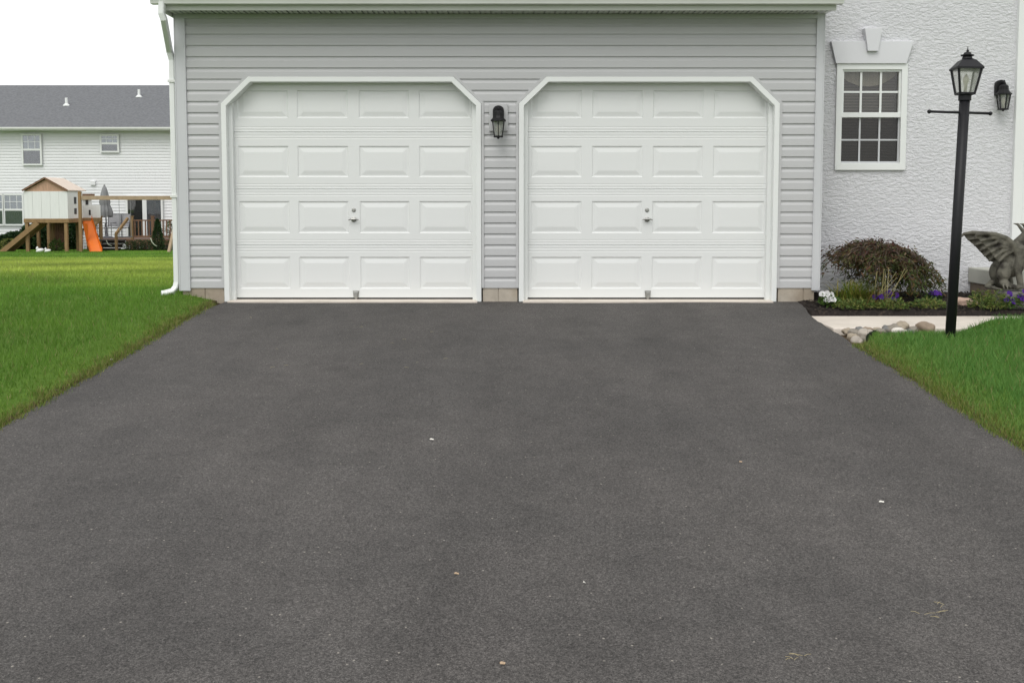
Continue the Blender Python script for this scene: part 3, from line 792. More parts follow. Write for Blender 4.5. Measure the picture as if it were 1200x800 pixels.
MB().lathe(pt(0,0,zh+.076), [(.040,0),(.034,.018),(.048,.022),(.050,.030),(.030,.036),(.026,.048),(.012,.054)], 16, axis=MX).build('vent_cap', M['black'], rl, smooth=False)
MB().lathe(pt(0,0,zh+.128), [(.006,0),(.012,.010),(.005,.020),(.002,.045)], 10, axis=MX).build('finial', M['black'], rl, smooth=True)

# ------------------------------------------------------------------ flower bed
bx = np.linspace(2.86, 8.0, 150); by = np.linspace(-.435, .549, 36)
BX, BY = np.meshgrid(bx, by)
def mulch_z(X, Y):
    X = np.asarray(X, float); Y = np.asarray(Y, float)
    return -.045 + .085*sm((Y+.44)/.8)
nz = np.array([noise.fractal(Vector((x*9, y*9, 2)), .9, 2, 4) for x, y in zip(BX.ravel(), BY.ravel())])
BZ = mulch_z(BX, BY).ravel() + .016*nz
V = np.stack([BX.ravel(), BY.ravel(), BZ], 1)
front = np.stack([bx, np.full_like(bx, -.437), np.full_like(bx, -.20)], 1)
I = np.arange(len(V)).reshape(len(by), len(bx)); J = len(V) + np.arange(len(bx)); Kk = J + len(bx)
leftc = np.stack([np.full_like(by, 2.858), by, np.full_like(by, -.2)], 1)
V = np.concatenate([V, front, leftc]); Ll = len(I.ravel()) + len(bx) + np.arange(len(by))
Q = np.concatenate([np.stack([I[:-1,:-1].ravel(), I[:-1,1:].ravel(), I[1:,1:].ravel(), I[1:,:-1].ravel()], 1), np.stack([J[:-1], J[1:], I[0,1:], I[0,:-1]], 1), np.stack([Ll[1:], Ll[:-1], I[:-1,0], I[1:,0]], 1)])
mb_ = np_mesh('mulch_bed', V, Q, M['mulch'], k=4)
tag(mb_, 'dark mulch of the flower bed along the stucco wall', 'mulch', kind='structure')
n = 6000
X = 2.9 + 3.6*rng.random(n); Y = -.44 + .98*rng.random(n); Z = mulch_z(X, Y) + .006 + .012*rng.random(n)
def chips(X, Y, Z, size, tints, name, m, k4=True, aspect=.35, up=.5):
    n = len(X); th = rng.random(n)*2*np.pi; ti = (rng.random(n)-.5)*up*2
    L_ = size*(.6+.8*rng.random(n)); W_ = L_*aspect
    d = np.stack([np.cos(th)*np.cos(ti), np.sin(th)*np.cos(ti), np.sin(ti)], 1); w = np.stack([-np.sin(th), np.cos(th), (rng.random(n)-.5)*up], 1)
    c = np.stack([X, Y, Z], 1)
    V = np.stack([c-d*L_[:,None]/2, c+w*W_[:,None]/2, c+d*L_[:,None]/2, c-w*W_[:,None]/2], 1).reshape(-1, 3)
    t = np.asarray(tints)[rng.integers(0, len(tints), n)] * (.7+.6*rng.random((n, 1)))
    return np_mesh(name, V, np.arange(4*n).reshape(n, 4), m, cols=np.repeat(t, 4, 0), k=4)
tag(chips(X, Y, Z, .035, [(.02,.017,.015),(.035,.027,.022),(.05,.04,.03),(.015,.013,.012)], 'mulch_chips', M['chip']), 'loose dark bark chips strewn over the flower bed', 'mulch', kind='stuff')

# --- leaf helpers
def leaf_mesh(name, C, D, L_, W_, T, m, parent=None, droop=0., side=None):
    """pointed leaves: C bases (n,3), D unit directions, lengths, widths, tints"""
    n = len(C); C = np.asarray(C); D = np.asarray(D); D = D/np.linalg.norm(D, axis=1, keepdims=True)
    s = np.cross(D, rng.standard_normal((n, 3))); s /= np.linalg.norm(s, axis=1, keepdims=True) + 1e-9
    L_ = np.broadcast_to(L_, (n,))[:, None]; W_ = np.broadcast_to(W_, (n,))[:, None]
    mid = C + D*L_*.5; tip = C + D*L_; tip = tip.copy(); tip[:, 2] -= (droop*L_)[:, 0]
    V = np.stack([C, mid + s*W_/2, tip, mid - s*W_/2], 1).reshape(-1, 3)
    return np_mesh(name, V, np.arange(4*n).reshape(n, 4), m, parent, np.repeat(T, 4, 0), 4)
def pick(tints, n, j=.3): 
    t = np.asarray(tints, float); return t[rng.integers(0, len(t), n)]*(1-j/2+j*rng.random((n, 1)))

# weeping maple
mc = at(1034, 345, .12); mz = float(mulch_z(mc.x, .12))
maple = thing('weeping_maple', 'low weeping maple with lacy brown purple leaves against the stucco', 'shrub', (mc.x, .12, mz))
wood = MB(); C = []; D = []; T = []
wood.tube([(mc.x, .12, mz-.05), (mc.x+.02, .13, mz+.15), (mc.x-.02, .12, mz+.34), (mc.x, .12, mz+.46)], [.035,.028,.022,.014], 8)
for b in range(150):
    az = rnd.uniform(0, 2*math.pi); 
    dx, dy = math.cos(az), math.sin(az)*.52
    reach = rnd.uniform(.22, .66) * (1.02 if dx < 0 else 1.0)
    pk = .64 - .17*(reach/.66)**1.5 + rnd.uniform(-.07, .05)
    end = rnd.uniform(.08, .30) if reach > .35 else rnd.uniform(.25, .48)
    if dx < -.55: end = rnd.uniform(.30, .46); pk = min(pk, .60)
    if dx > .1: end *= .6
    p0 = Vector((mc.x, .12, mz+rnd.uniform(.30, .45)))
    path = []
    for k in range(9):
        t = k/8
        r_ = reach*t
        z_ = (1-t)**2*p0.z + 2*(1-t)*t*(mz+pk+.13) + t*t*(mz+end)
        path.append(Vector((mc.x + dx*r_ + .02*rnd.uniform(-1, 1), .12+dy*r_*1.0, z_ + .012*rnd.uniform(-1, 1))))
        if path[-1].y > YS-.04: path[-1].y = YS-.04
    wood.tube(path, [.009-.0008*k for k in range(9)], 5, cap=False)
    for k in range(2, 9):
        t = k/8
        for _ in range(int(9 + 10*t)):
            q = path[k].lerp(path[k-1], rnd.random()) + Vector((rnd.gauss(0,.030), rnd.gauss(0,.024), rnd.gauss(-.02,.03)))
            if q.y > YS-.015: q.y = YS-.015
            C.append(q); D.append((dx*.5+rnd.gauss(0,.5), dy*.5+rnd.gauss(0,.5), -.55+rnd.gauss(0,.45)))
            low = (q.z-mz) + rnd.gauss(0, .12)
            if low > .45: T.append(rnd.choice([(.085,.055,.042),(.11,.08,.05),(.07,.045,.04),(.14,.10,.06),(.09,.095,.04),(.12,.05,.04)]))
            elif low > .30: T.append(rnd.choice([(.105,.075,.04),(.085,.085,.03),(.13,.07,.035),(.06,.07,.025)]))
            else: T.append(rnd.choice([(.06,.085,.022),(.085,.10,.028),(.12,.075,.028),(.04,.06,.018)]))
wood.build('branches', M['bark'], maple, smooth=True, normals=False)
T = np.array(T)*(.8+.5*rng.random((len(T), 1)))
leaf_mesh('foliage', np.array([tuple(c) for c in C]), np.array(D), (.030+.042*rng.random(len(C))), .008+.009*rng.random(len(C)), T, M['leaf'], maple)

# tussock of strap leaves with seed stems
def tussock(px, Y, n, h, spread, tints, label, name='strap_leaf_plant', cat='plant', stems=0, w=.012, group=None, nx_=.10):
    c = at(px, 350, Y); z0 = float(mulch_z(c.x, Y))
    t = thing(name, label, cat, (c.x, Y, z0), group)
    V = []; Q = []; CT = []
    for k in range(n):
        a_ = rnd.uniform(0, 2*math.pi); b0 = Vector((c.x + rnd.gauss(0, nx_), Y + rnd.gauss(0, .05), z0-.01))
        hh = h*rnd.uniform(.5, 1.05); r_ = spread*rnd.uniform(.2, 1); d_ = Vector((math.cos(a_), math.sin(a_)*.7, 0))
        s_ = Vector((-d_.y, d_.x, 0)).normalized(); ww = w*rnd.uniform(.6, 1.2)
        col = np.array(rnd.choice(tints))*rnd.uniform(.8, 1.25); prev = None
        for j in range(6):
            u = j/5; p = b0 + d_*(r_*u**1.6) + Vector((0, 0, hh*(u*1.25 - .45*u**2.4)))
            wj = ww*(1-u**2)*.5 + .0004
            V += [p - s_*wj, p + s_*wj]; CT += [col, col]
            if j: i_ = len(V)-4; Q.append((i_, i_+1, i_+3, i_+2))
    np_mesh('leaves', [tuple(v) for v in V], Q, M['leaf'], t, np.array(CT), 4)
    if stems:
        V = []; Q = []; CT = []
        for k in range(stems):
            b0 = Vector((c.x + rnd.gauss(.04, .05), Y-.02, z0)); e = b0 + Vector((rnd.uniform(-.02, .26), rnd.uniform(-.05, .05), rnd.uniform(.26, .44)))
            s_ = Vector((.0035, 0, 0)); V += [b0-s_, b0+s_, e+s_*.7, e-s_*.7]; i_ = len(V)-4; Q.append((i_, i_+1, i_+2, i_+3)); CT += [np.array((.36,.32,.15))]*4
        np_mesh('stems', [tuple(v) for v in V], Q, M['leaf'], t, np.array(CT), 4)
    return t
lily = [(.14,.20,.03),(.22,.26,.04),(.10,.16,.028),(.30,.26,.06),(.13,.18,.03)]
tussock(1000, -.13, 320, .32, .36, lily, 'yellow green tussock of strap leaves left of the maple', stems=0, nx_=.10, w=.009)
tussock(1022, -.20, 150, .23, .34, [(.20,.15,.04),(.12,.13,.025),(.26,.17,.06),(.08,.1,.02)], 'yellowing strap leaved clump with tall pale seed stems before the maple', stems=9, nx_=.07, w=.008)

# low bedding plants and petunias
def petunia(px, Y, nf, fcol, label, group, spread=.09, h=.09, leafn=160, ltint=((.05,.11,.02),(.08,.15,.03),(.10,.16,.04)), fsize=.030):
    c = at(px, 350, Y); z0 = float(mulch_z(c.x, Y)); c = Vector((c.x, Y, z0))
    t = thing('petunia_plant', label, 'flower', c, group)
    a_ = rng.random(leafn)*2*np.pi; r_ = spread*np.sqrt(rng.random(leafn)); hh = h*(.15+.85*rng.random(leafn))*(1-.4*(r_/spread)**2)
    C = np.stack([c.x+np.cos(a_)*r_, Y+np.sin(a_)*r_*.8, z0+hh], 1)
    D = np.stack([np.cos(a_)+.6*rng.standard_normal(leafn), np.sin(a_)+.6*rng.standard_normal(leafn), .5+.5*rng.standard_normal(leafn)], 1)
    leaf_mesh('leaves', C, D, .028+.025*rng.random(leafn), .012+.012*rng.random(leafn), pick(ltint, leafn, .5), M['leaf'], t)
    for k in range(nf):
        aa = rnd.uniform(0, 2*math.pi); rr = spread*math.sqrt(rnd.random())*.9
        p = c + Vector((math.cos(aa)*rr, math.sin(aa)*rr*.7 - .03, h*rnd.uniform(.55, 1.15)))
        nrm = Vector((math.cos(aa)*.4, -.8+.2*rnd.random(), .55*rnd.random()+.15)).normalized()
        u = nrm.cross(Vector((0, 0, 1))).normalized(); v = nrm.cross(u)
        V = [tuple(p - nrm*.016)]; CT = [np.array(fcol)*.8]; Q = []
        for j in range(20):
            b = 2*math.pi*j/20; rj = fsize*rnd.uniform(.95, 1.05)*(1-.13*abs(math.cos(2.5*b)))
            V.append(tuple(p + u*(math.cos(b)*rj) + v*(math.sin(b)*rj) + nrm*.005*math.cos(5*b))); CT.append(np.array(fcol)*rnd.uniform(.9, 1.1))
        Q = [(0, 1+j, 1+(j+1) % 20) for j in range(20)]
        np_mesh('flower', V, Q, M['petal'], t, np.array(CT), 3)
WHT = (.80,.80,.80); PUR = (.085,.022,.26)
petunia(971, -.22, 9, WHT, 'white petunias in bloom at the left corner of the flower bed', 'petunias in the flower bed', .085, .12, 220, fsize=.036)
petunia(1028, -.22, 4, PUR, 'purple petunias in bloom just left of the taller purple clump before the maple', 'petunias in the flower bed', .05, .10, 60)
petunia(1042, -.16, 8, PUR, 'broadest purple petunia clump in the shade in front of the maple', 'petunias in the flower bed', .09, .11, 90)
petunia(1094, -.10, 5, PUR, 'purple petunias in bloom just left of the lamp post', 'petunias in the flower bed', .065, .12, 140)
petunia(1181, -.405, 5, PUR, 'purple petunias in front of the stone base of the statue', 'petunias in the flower bed', .05, .15, 130, fsize=.026)
petunia(1199, -.405, 6, PUR, 'purple petunias at the right edge beyond the statue', 'petunias in the flower bed', .05, .19, 130, fsize=.028)
def bedding(px, Y, label, spread, h):
    c = at(px, 350, Y); z0 = float(mulch_z(c.x, Y)); t = thing('bedding_plant', label, 'plant', (c.x, Y, z0), 'low bedding plants')
    n = 420; a_ = rng.random(n)*2*np.pi; r_ = spread*np.sqrt(rng.random(n)); hh = h*(.1+.9*rng.random(n))*(1-.5*(r_/spread)**2)
    C = np.stack([c.x+np.cos(a_)*r_, np.clip(Y+np.sin(a_)*r_*.7, -.46, .5), z0+hh], 1)
    D = np.stack([np.cos(a_)+.7*rng.standard_normal(n), np.sin(a_)+.7*rng.standard_normal(n), .5+.6*rng.standard_normal(n)], 1)
    leaf_mesh('leaves', C, D, .022+.030*rng.random(n), .007+.009*rng.random(n), pick(low, n, .6), M['leaf'], t)
    m_ = MB()
    for k in range(9):
        b = 2*math.pi*k/9; m_.tube([(c.x, Y, z0-.01), (c.x+math.cos(b)*spread*.4, Y+math.sin(b)*spread*.25, z0+h*.5), (c.x+math.cos(b)*spread*.75, Y+math.sin(b)*spread*.5, z0+h*.8)], [.003,.0025,.0015], 4)
    m_.build('stems', M['leafstem'], t, normals=False)
    return t
low = [(.10,.16,.035),(.15,.20,.05),(.20,.20,.06),(.08,.13,.03)]
for px, Y, lab in ((996, -.34, 'low green bedding plant right of the white petunias'), (1012, -.30, 'low green bedding plant under the yellowing seed stems'), (1046, -.34, 'low sprawling green plant below the broad purple clump'),
                   (1088, -.30, 'low green bedding plant at the left foot of the lamp post'), (1150, -.36, 'thin yellow green plant between the pink rock and the statue'), (1168, -.40, 'leafy upright plant at the left front of the statue base')):
    bedding(px, Y, lab, .15 if px < 1100 else .11, .10 if px < 1150 else .20)

def rock(loc, size, m, label, group=None, name='stone', seed=0, sub=2):
    me = bpy.data.meshes.new(name); bm = bmesh.new(); bmesh.ops.create_icosphere(bm, subdivisions=sub+1, radius=1)
    for v in bm.verts:
        n_ = 1 + .42*noise.noise(v.co*1.2 + Vector((seed*3.7, seed, 0))) + .13*noise.noise(v.co*3.2 + Vector((seed, 0, 3)))
        v.co = Vector((v.co.x*size[0], v.co.y*size[1], v.co.z*size[2]))*n_
    bmesh.ops.rotate(bm, verts=bm.verts, cent=(0,0,0), matrix=Matrix.Rotation(seed*1.9, 3, 'Z'))
    bm.to_mesh(me); bm.free()
    o = link(name, me, m, None, True); o.location = loc
    return tag(o, label, 'stone', group)
c = at(1128, 352, -.12); rock((c.x, -.14, float(mulch_z(c.x, -.14))+.02), (.12,.06,.05), M['pink_rock'], 'flat pinkish rock in the mulch right of the lamp post', seed=3)
# river stones heaped between walk and lawn: (px, py, size in m, shade, label)
STN = [(993,387,.045,1,'small tan stone at the driveway edge of the heap'),(1001,389,.055,0,'grey brown stone second from the driveway edge'),(1000,395,.050,1,'flat tan stone low down beside the driveway'),
       (1007,385,.045,2,'dark grey stone by the walkway at the left of the heap'),(1012,390,.060,3,'pale broad stone in the middle of the left heap'),(1003,399,.050,3,'pale stone lowest of the heap, touching the asphalt'),
       (1011,397,.055,0,'rounded stone beside the black edging strip'),(1017,386,.045,4,'reddish brown stone against the walkway'),(1021,391,.050,3,'light flat stone right of the left heap'),
       (1027,386,.045,1,'tan stone between two grey ones along the walkway'),(1032,388,.045,0,'grey brown stone left of the stacked pair'),(1038,385,.045,2,'dark grey stone left of the white one'),
       (1046,384,.070,0,'large rounded grey stone standing highest'),(1056,381,.062,1,'tan stone topping the row behind the white one'),(1053,387,.055,5,'whitish stone, brightest of the heap'),
       (1063,387,.045,2,'small dark stone right of the white one'),(1070,386,.050,0,'grey brown stone second from the right end'),(1084,383,.065,4,'brownish stone alone at the right end of the row')]
for i, (px, py, sz, k, lab) in enumerate(STN):
    Y = -1.40 - max(0, py-386)*.028
    q = at(px, py, Y)
    Y = max(-1.85, Y)
    rock((q.x, Y, q.z - .012), (sz*1.12, sz*.88, sz*(.66 + .22*((i*7) % 3)/2)), M['white_rock'] if k == 5 else ROCKM[k], lab, 'river stones beside the walkway', seed=i+1)
q = at(1014, 397, -1.66)
ed = MB(); pe = [(2.865, -1.95), (2.90, -1.87), (2.95, -1.78), (3.01, -1.70), (3.05, -1.66)]
for (a0, b0), (a1, b1) in zip(pe, pe[1:]):
    z0_, z1_ = float(drv(b0))+.0, float(drv(b1))+.0
    ed.add([(a0,b0,z0_-.08),(a1,b1,z1_-.08),(a1,b1,z1_+.040),(a0,b0,z0_+.048),(a0,b0+.008,z0_-.08),(a1,b1+.008,z1_-.08),(a1,b1+.008,z1_+.040),(a0,b0+.008,z0_+.048)],
           [(0,1,2,3),(7,6,5,4),(3,2,6,7),(0,4,5,1),(0,3,7,4),(1,5,6,2)])
tag(ed.build('landscape_edging', M['edging']), 'black plastic edging strip between the stones and the lawn', 'edging')
# ------------------------------------------------------------------ winged statue
GYs = -.24
gc = at(1185, 338, GYs); sc_ = (GYs - CAM.y)/F
statue = thing('winged_statue', 'weathered grey stone winged beast crouching on a stone block at the frame edge', 'statue', (gc.x, GYs, float(mulch_z(gc.x, GYs))))
zb = gc.z
pl_ = MB().box(gc.x-.12, gc.x+.20, GYs-.12, GYs+.10, -.05, zb-.012).build('plinth', M['plinth'], statue, bevel=.035)
def S_(px, py, dy=0.): q = at(px, py, GYs); return Vector((q.x, GYs+dy, q.z))
bm = bmesh.new()
def ell(c, r, rotz=0, rx=0, ry=0):
    g_ = bmesh.ops.create_icosphere(bm, subdivisions=3, radius=1)
    Mx = Matrix.Translation(c) @ Matrix.Rotation(rotz, 4, 'Z') @ Matrix.Rotation(ry, 4, 'Y') @ Matrix.Rotation(rx, 4, 'X') @ Matrix.Diagonal((*r, 1))
    bmesh.ops.transform(bm, matrix=Mx, verts=g_['verts'])
def limb(pts, rs):
    for (a_, ra), (b_, rb) in zip(zip(pts, rs), zip(pts[1:], rs[1:])):
        n_ = max(2, int((b_-a_).length/.012))
        for k in range(n_+1):
            t = k/n_; r_ = ra+(rb-ra)*t; ell_s(a_.lerp(b_, t), r_)
def ell_s(c, r):
    g_ = bmesh.ops.create_icosphere(bm, subdivisions=2, radius=r); bmesh.ops.translate(bm, vec=c, verts=g_['verts'])
ell(S_(1188, 309), (.105,.10,.135), 0, 0, .25)          # trunk, leaning forward (to the right)
ell(S_(1192, 292), (.085,.085,.095))                    # chest
ell(S_(1172, 318, -.07), (.070,.062,.105), 0, 0, .15)   # near haunch
ell(S_(1172, 318, .07), (.070,.062,.105), 0, 0, .15)
for s_ in (-1, 1):
    limb([S_(1171, 330, s_*.085), S_(1176, 334, s_*.10), S_(1186, 336, s_*.11)], [.045,.034,.024])      # hind foot
    limb([S_(1192, 292, s_*.09), S_(1186, 312, s_*.105), S_(1190, 333, s_*.10)], [.046,.036,.030])      # foreleg
    for k in range(4):
        limb([S_(1188, 335, s_*.10 + (k-1.5)*.018), S_(1194+(k % 2), 337, s_*.10 + (k-1.5)*.022)], [.013,.008])
        limb([S_(1168+4*k, 333.5, s_*.13), S_(1168+4*k, 337, s_*.150)], [.012,.007])                      # toes seen from the side
limb([S_(1193, 288), S_(1199, 281), S_(1203, 277)], [.070,.060,.058])                                    # neck
ell(S_(1205, 278), (.060,.055,.058))                     # skull
limb([S_(1209, 282), S_(1216, 285), S_(1220, 290)], [.042,.030,.014])                                    # beak
limb([S_(1208, 288), S_(1214, 292)], [.028,.014])                                                        # jaw
for s_ in (-1, 1):
    limb([S_(1202, 272, s_*.035), S_(1196, 263, s_*.055), S_(1191, 262, s_*.06)], [.020,.014,.006])      # horns
    ell_s(S_(1209, 277, s_*.042), .016)                                                                  # brow
limb([S_(1163, 331, .02), S_(1158, 336, .03), S_(1166, 338, -.12)], [.028,.022,.012])                    # tail
me = bpy.data.meshes.new('body'); bm.to_mesh(me); bm.free()
o_ = org(statue)
for v in me.vertices: v.co -= o_
bd = link('body', me, M['stone'], statue)
rmod = bd.modifiers.new('remesh', 'REMESH'); rmod.mode = 'VOXEL'; rmod.voxel_size = .007; rmod.use_smooth_shade = True
smo = bd.modifiers.new('smooth', 'SMOOTH'); smo.factor = .5; smo.iterations = 3
def wing(s_, name='wing'):
    """arched leading arm with overlapping scalloped membranes below"""
    bm = bmesh.new()
    y0 = s_*.075; fl = s_*.03
    def W(px, py, t): return S_(px, py, y0 + fl*t)
    lead = [W(1190, 300, 0), W(1184, 288, .3), W(1173, 279, .7), W(1160, 274.5, 1.2), W(1147, 273, 1.7), W(1137, 274.5, 2.0), W(1134.5, 278, 2.1)]
    rl_ = [.040, .036, .030, .026, .021, .015, .008]
    def sph(c, r):
        g_ = bmesh.ops.create_icosphere(bm, subdivisions=2, radius=r); bmesh.ops.translate(bm, vec=c, verts=g_['verts'])
    def chain(P, Rr, n=10, flat=None):
        for (a_, ra), (b_, rb) in zip(zip(P, Rr), zip(P[1:], Rr[1:])):
            for k in range(n):
                t = k/n; sph(a_.lerp(b_, t), ra+(rb-ra)*t)
        sph(P[-1], Rr[-1])
    chain(lead, rl_)
    tips = [(1142, 281.5, 1.8), (1149, 288, 1.5), (1155, 294.5, 1.2), (1160, 300.5, .9), (1165, 306, .6)]
    mids = [(1160, 278, 1.2), (1163, 283, 1.0), (1166, 288.5, .8), (1169, 294, .6), (1172, 299, .4)]
    for (tx, ty, tt), (mx_, my, mt) in zip(tips, mids):
        chain([W(1184, 291, .2), W(mx_, my-.5, mt), W(tx, ty, tt)], [.024, .020, .012], 14)
    # membrane
    allp = [(1137, 275.5, 2.0)] + tips + [(1178, 312, .2)]
    top = [(1140, 274, 1.9), (1147, 275, 1.7), (1156, 276, 1.35), (1165, 279, 1.0), (1173, 283, .7), (1180, 288, .4), (1186, 297, .1)]
    for (a_, b_, c_, d_) in zip(allp, allp[1:], top, top[1:]):
        for sgn in (-1, 1): pass
        q = [p + Vector((0, .020, 0)) for p in (W(*a_), W(*b_), W(*d_), W(*c_))]
        th = Vector((0, .006, 0)); vs = [bm.verts.new(p - th) for p in q] + [bm.verts.new(p + th) for p in q]
        for f in ((0,1,2,3),(7,6,5,4),(0,4,5,1),(1,5,6,2),(2,6,7,3),(3,7,4,0)): bm.faces.new([vs[i] for i in f])
    bmesh.ops.recalc_face_normals(bm, faces=bm.faces)
    me = bpy.data.meshes.new(name); bm.to_mesh(me); bm.free()
    for v in me.vertices: v.co -= o_
    w = link(name, me, M['stone'], statue)
    r_ = w.modifiers.new('remesh', 'REMESH'); r_.mode = 'VOXEL'; r_.voxel_size = .0055; r_.use_smooth_shade = True
    s2_ = w.modifiers.new('smooth', 'SMOOTH'); s2_.factor = .5; s2_.iterations = 2
wing(-1); wing(1)

# ------------------------------------------------------------------ neighbour's house
YN = 33.0
nb = thing('neighbour_house', 'white sided two storey house with grey shingle roof behind the lawn', 'house', (at(100, 290, YN).x, YN, -1.13))
nl, nr = at(-190, 200, YN).x, -6.0
zn0, zn1 = -1.2, at(100, 150, YN).z
lap_wall(MB(), nl, nr, zn0, zn1, .127, YN+.06, .036, lambda m_: [], (), False).build('wall', M['farwhite'], nb, normals=False)
MB().box(nl+.02, nr-.02, YN+.09, YN+9, zn0, zn1).build('wall', M['farwhite'], nb)
ez = at(100, 149.3, YN-.4).z; rg = at(100, 100, YN+4.6).z
rfn = MB().prism([(nl-.25, YN-.4, ez), (nl-.25, YN+4.6, rg), (nl-.25, YN+9.6, ez), (nl-.25, YN+9.6, ez-.12), (nl-.25, YN+4.6, rg-.14), (nl-.25, YN-.4, ez-.12)], (nr-nl+.5, 0, 0)).build('roof', M['shingle'], nb)
for px, py in ((78, 121), (163, 111)):
    # find the roof point along this line of sight
    for k in range(500):
        Yk = YN - .4 + k*.01; q = at(px, py+2.5, Yk)
        if q.z <= ez + (Yk-(YN-.4))/5*(rg-ez): break
    MB().lathe((q.x, Yk, q.z-.1), [(.06,0),(.06,.42),(.045,.43)], 10).lathe((q.x, Yk, q.z-.04), [(.15,0),(.14,.05),(.07,.11)], 12).build('vent_pipe', M['white'], rfn)
gq = MB(); g0 = [(0,0),(-.09,0),(-.13,.06),(-.13,.12),(0,.12)]
gq.prism([(nl-.25, YN-.41+p[0], ez-.12+p[1]) for p in g0], (nr-nl+.5, 0, 0)).box(nl-.2, nr+.2, YN-.40, YN+.06, ez-.145, ez-.125)
gq.build('gutter', M['gutter'], nb)
def far_window(x0, x1, y0, y1, name='window', blinds=True, split=.5):
    a_ = at(x0, y1, YN); b_ = at(x1, y0, YN); fx = .07
    w = MB().band([(a_.x,a_.z),(a_.x,b_.z),(b_.x,b_.z),(b_.x,a_.z),(a_.x,a_.z)], [(a_.x+fx,a_.z+fx),(a_.x+fx,b_.z-fx),(b_.x-fx,b_.z-fx),(b_.x-fx,a_.z+fx),(a_.x+fx,a_.z+fx)], YN-.06, YN+.0).build(name, M['white'], nb)
    zm_ = a_.z + (b_.z-a_.z)*split
    MB().box(a_.x+fx, b_.x-fx, YN-.05, YN-.03, zm_-.04, zm_+.04).build('frame', M['white'], w)
    MB().box(a_.x+fx-.01, b_.x-fx+.01, YN-.042, YN-.038, a_.z+fx-.01, zm_).build('pane', M['farpane'], w)
    MB().box(a_.x+fx-.01, b_.x-fx+.01, YN-.042, YN-.038, zm_, b_.z-fx+.01).build('pane', M['farpane'], w)
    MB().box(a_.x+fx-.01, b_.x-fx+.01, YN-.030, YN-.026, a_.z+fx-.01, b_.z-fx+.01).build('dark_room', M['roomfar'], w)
    if blinds: MB().box(a_.x+fx-.01, b_.x-fx+.01, YN-.036, YN-.033, zm_, b_.z-fx+.01).build('blind', M['roomblind'], w)
    mg = MB(); dxm = (b_.x-a_.x)
    for t in (1/3, 2/3): mg.box(a_.x+dxm*t-.011, a_.x+dxm*t+.011, YN-.047, YN-.043, zm_, b_.z-fx)
    mg.box(a_.x+fx, b_.x-fx, YN-.0465, YN-.0435, (zm_+b_.z)/2-.011, (zm_+b_.z)/2+.011)
    mg.build('muntin_grid', M['white'], w)
far_window(26.5, 48.8, 157, 194); far_window(118, 139.5, 157.5, 179)
far_window(5.2, 28.0, 227, 264.5); far_window(-18, 4.6, 227, 264.5)
# sliding patio door
a_ = at(149, 281, YN); b_ = at(191, 230, YN); fx = .08; xm = at(170, 250, YN).x
sd = MB().band([(a_.x,a_.z),(a_.x,b_.z),(b_.x,b_.z),(b_.x,a_.z),(a_.x,a_.z)], [(a_.x+fx,a_.z+fx),(a_.x+fx,b_.z-fx),(b_.x-fx,b_.z-fx),(b_.x-fx,a_.z+fx),(a_.x+fx,a_.z+fx)], YN-.07, YN+.0).build('sliding_door', M['white'], nb)
MB().box(xm-.09, xm+.09, YN-.06, YN-.03, a_.z+fx, b_.z-fx).build('frame', M['white'], sd)
for u0, u1 in ((a_.x+fx-.01, xm-.08), (xm+.08, b_.x-fx+.01)):
    MB().box(u0, u1, YN-.045, YN-.041, a_.z+fx-.01, b_.z-fx+.01).build('pane', M['farpane'] if u0 > xm else M['pane'], sd)
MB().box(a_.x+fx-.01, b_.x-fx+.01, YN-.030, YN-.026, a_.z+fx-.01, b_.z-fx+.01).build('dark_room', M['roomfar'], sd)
q = at(109, 214.5, YN); MB().box(q.x-.11, q.x+.11, YN-.05, YN+.05, q.z-.10, q.z+.10).build('dryer_vent', M['farwhite'], nb, bevel=.02)

# ------------------------------------------------------------------ deck
YDk = 29.8
zf = float(lawn_z(-14, YDk))
deck = thing('deck', 'brown wooden deck with railing and dark steps behind the white house', 'deck', (at(150, 290, YDk).x, YDk, zf))
dl, dr = at(108, 281, YDk).x, at(232, 281, YDk).x
dzt = at(150, 280.5, YDk).z
MB().box(dl, dr, YDk, YN-.03, dzt-.05, dzt).build('floor', M['decktop'], deck)
MB().box(at(148, 281, YDk).x, dr, YDk-.03, YDk, dzt-.24, dzt-.005).build('skirt_board', M['woodbrown'], deck)
lt = MB(); x = at(149, 281, YDk).x
while x < dr:
    lt.box(x, x+.045, YDk+.02, YDk+.04, zf-.05, dzt-.24); x += .13
lt.build('lattice', M['woodbrown'], deck)
s0, s1 = at(119, 290, YDk).x, at(148, 290, YDk).x
nst = 3
for k in range(nst):
    z = dzt - (k+1)*(dzt-zf)/(nst+0.0) + (dzt-zf)/nst*.0
    zt_ = dzt - k*(dzt-zf)/nst
    stp = MB().box(s0, s1, YDk-.28*(k+1), YDk-.28*k+.02, zt_-.05, zt_-.004).box(s0+.03, s1-.03, YDk-.28*k-.02, YDk-.28*k, zt_-(dzt-zf)/nst, zt_-.05)
    stp.build('step', M['stair'], deck)
rail_z = at(150, 257.5, YDk).z
def post(px, zt_=None, w=.10):
    x = at(px, 270, YDk).x; return MB().box(x-w/2, x+w/2, YDk-.02, YDk-.02+w, zf, zt_ or rail_z+.12)
for px in (108.5, 118, 154.5, 179, 207): 
    p_ = post(px); x = at(px, 270, YDk).x; p_.box(x-.07, x+.07, YDk-.04, YDk+.10, rail_z+.12, rail_z+.15); p_.build('post', M['wood'] if px < 160 else M['woodbrown'], deck)
rl_ = MB(); bal = MB()
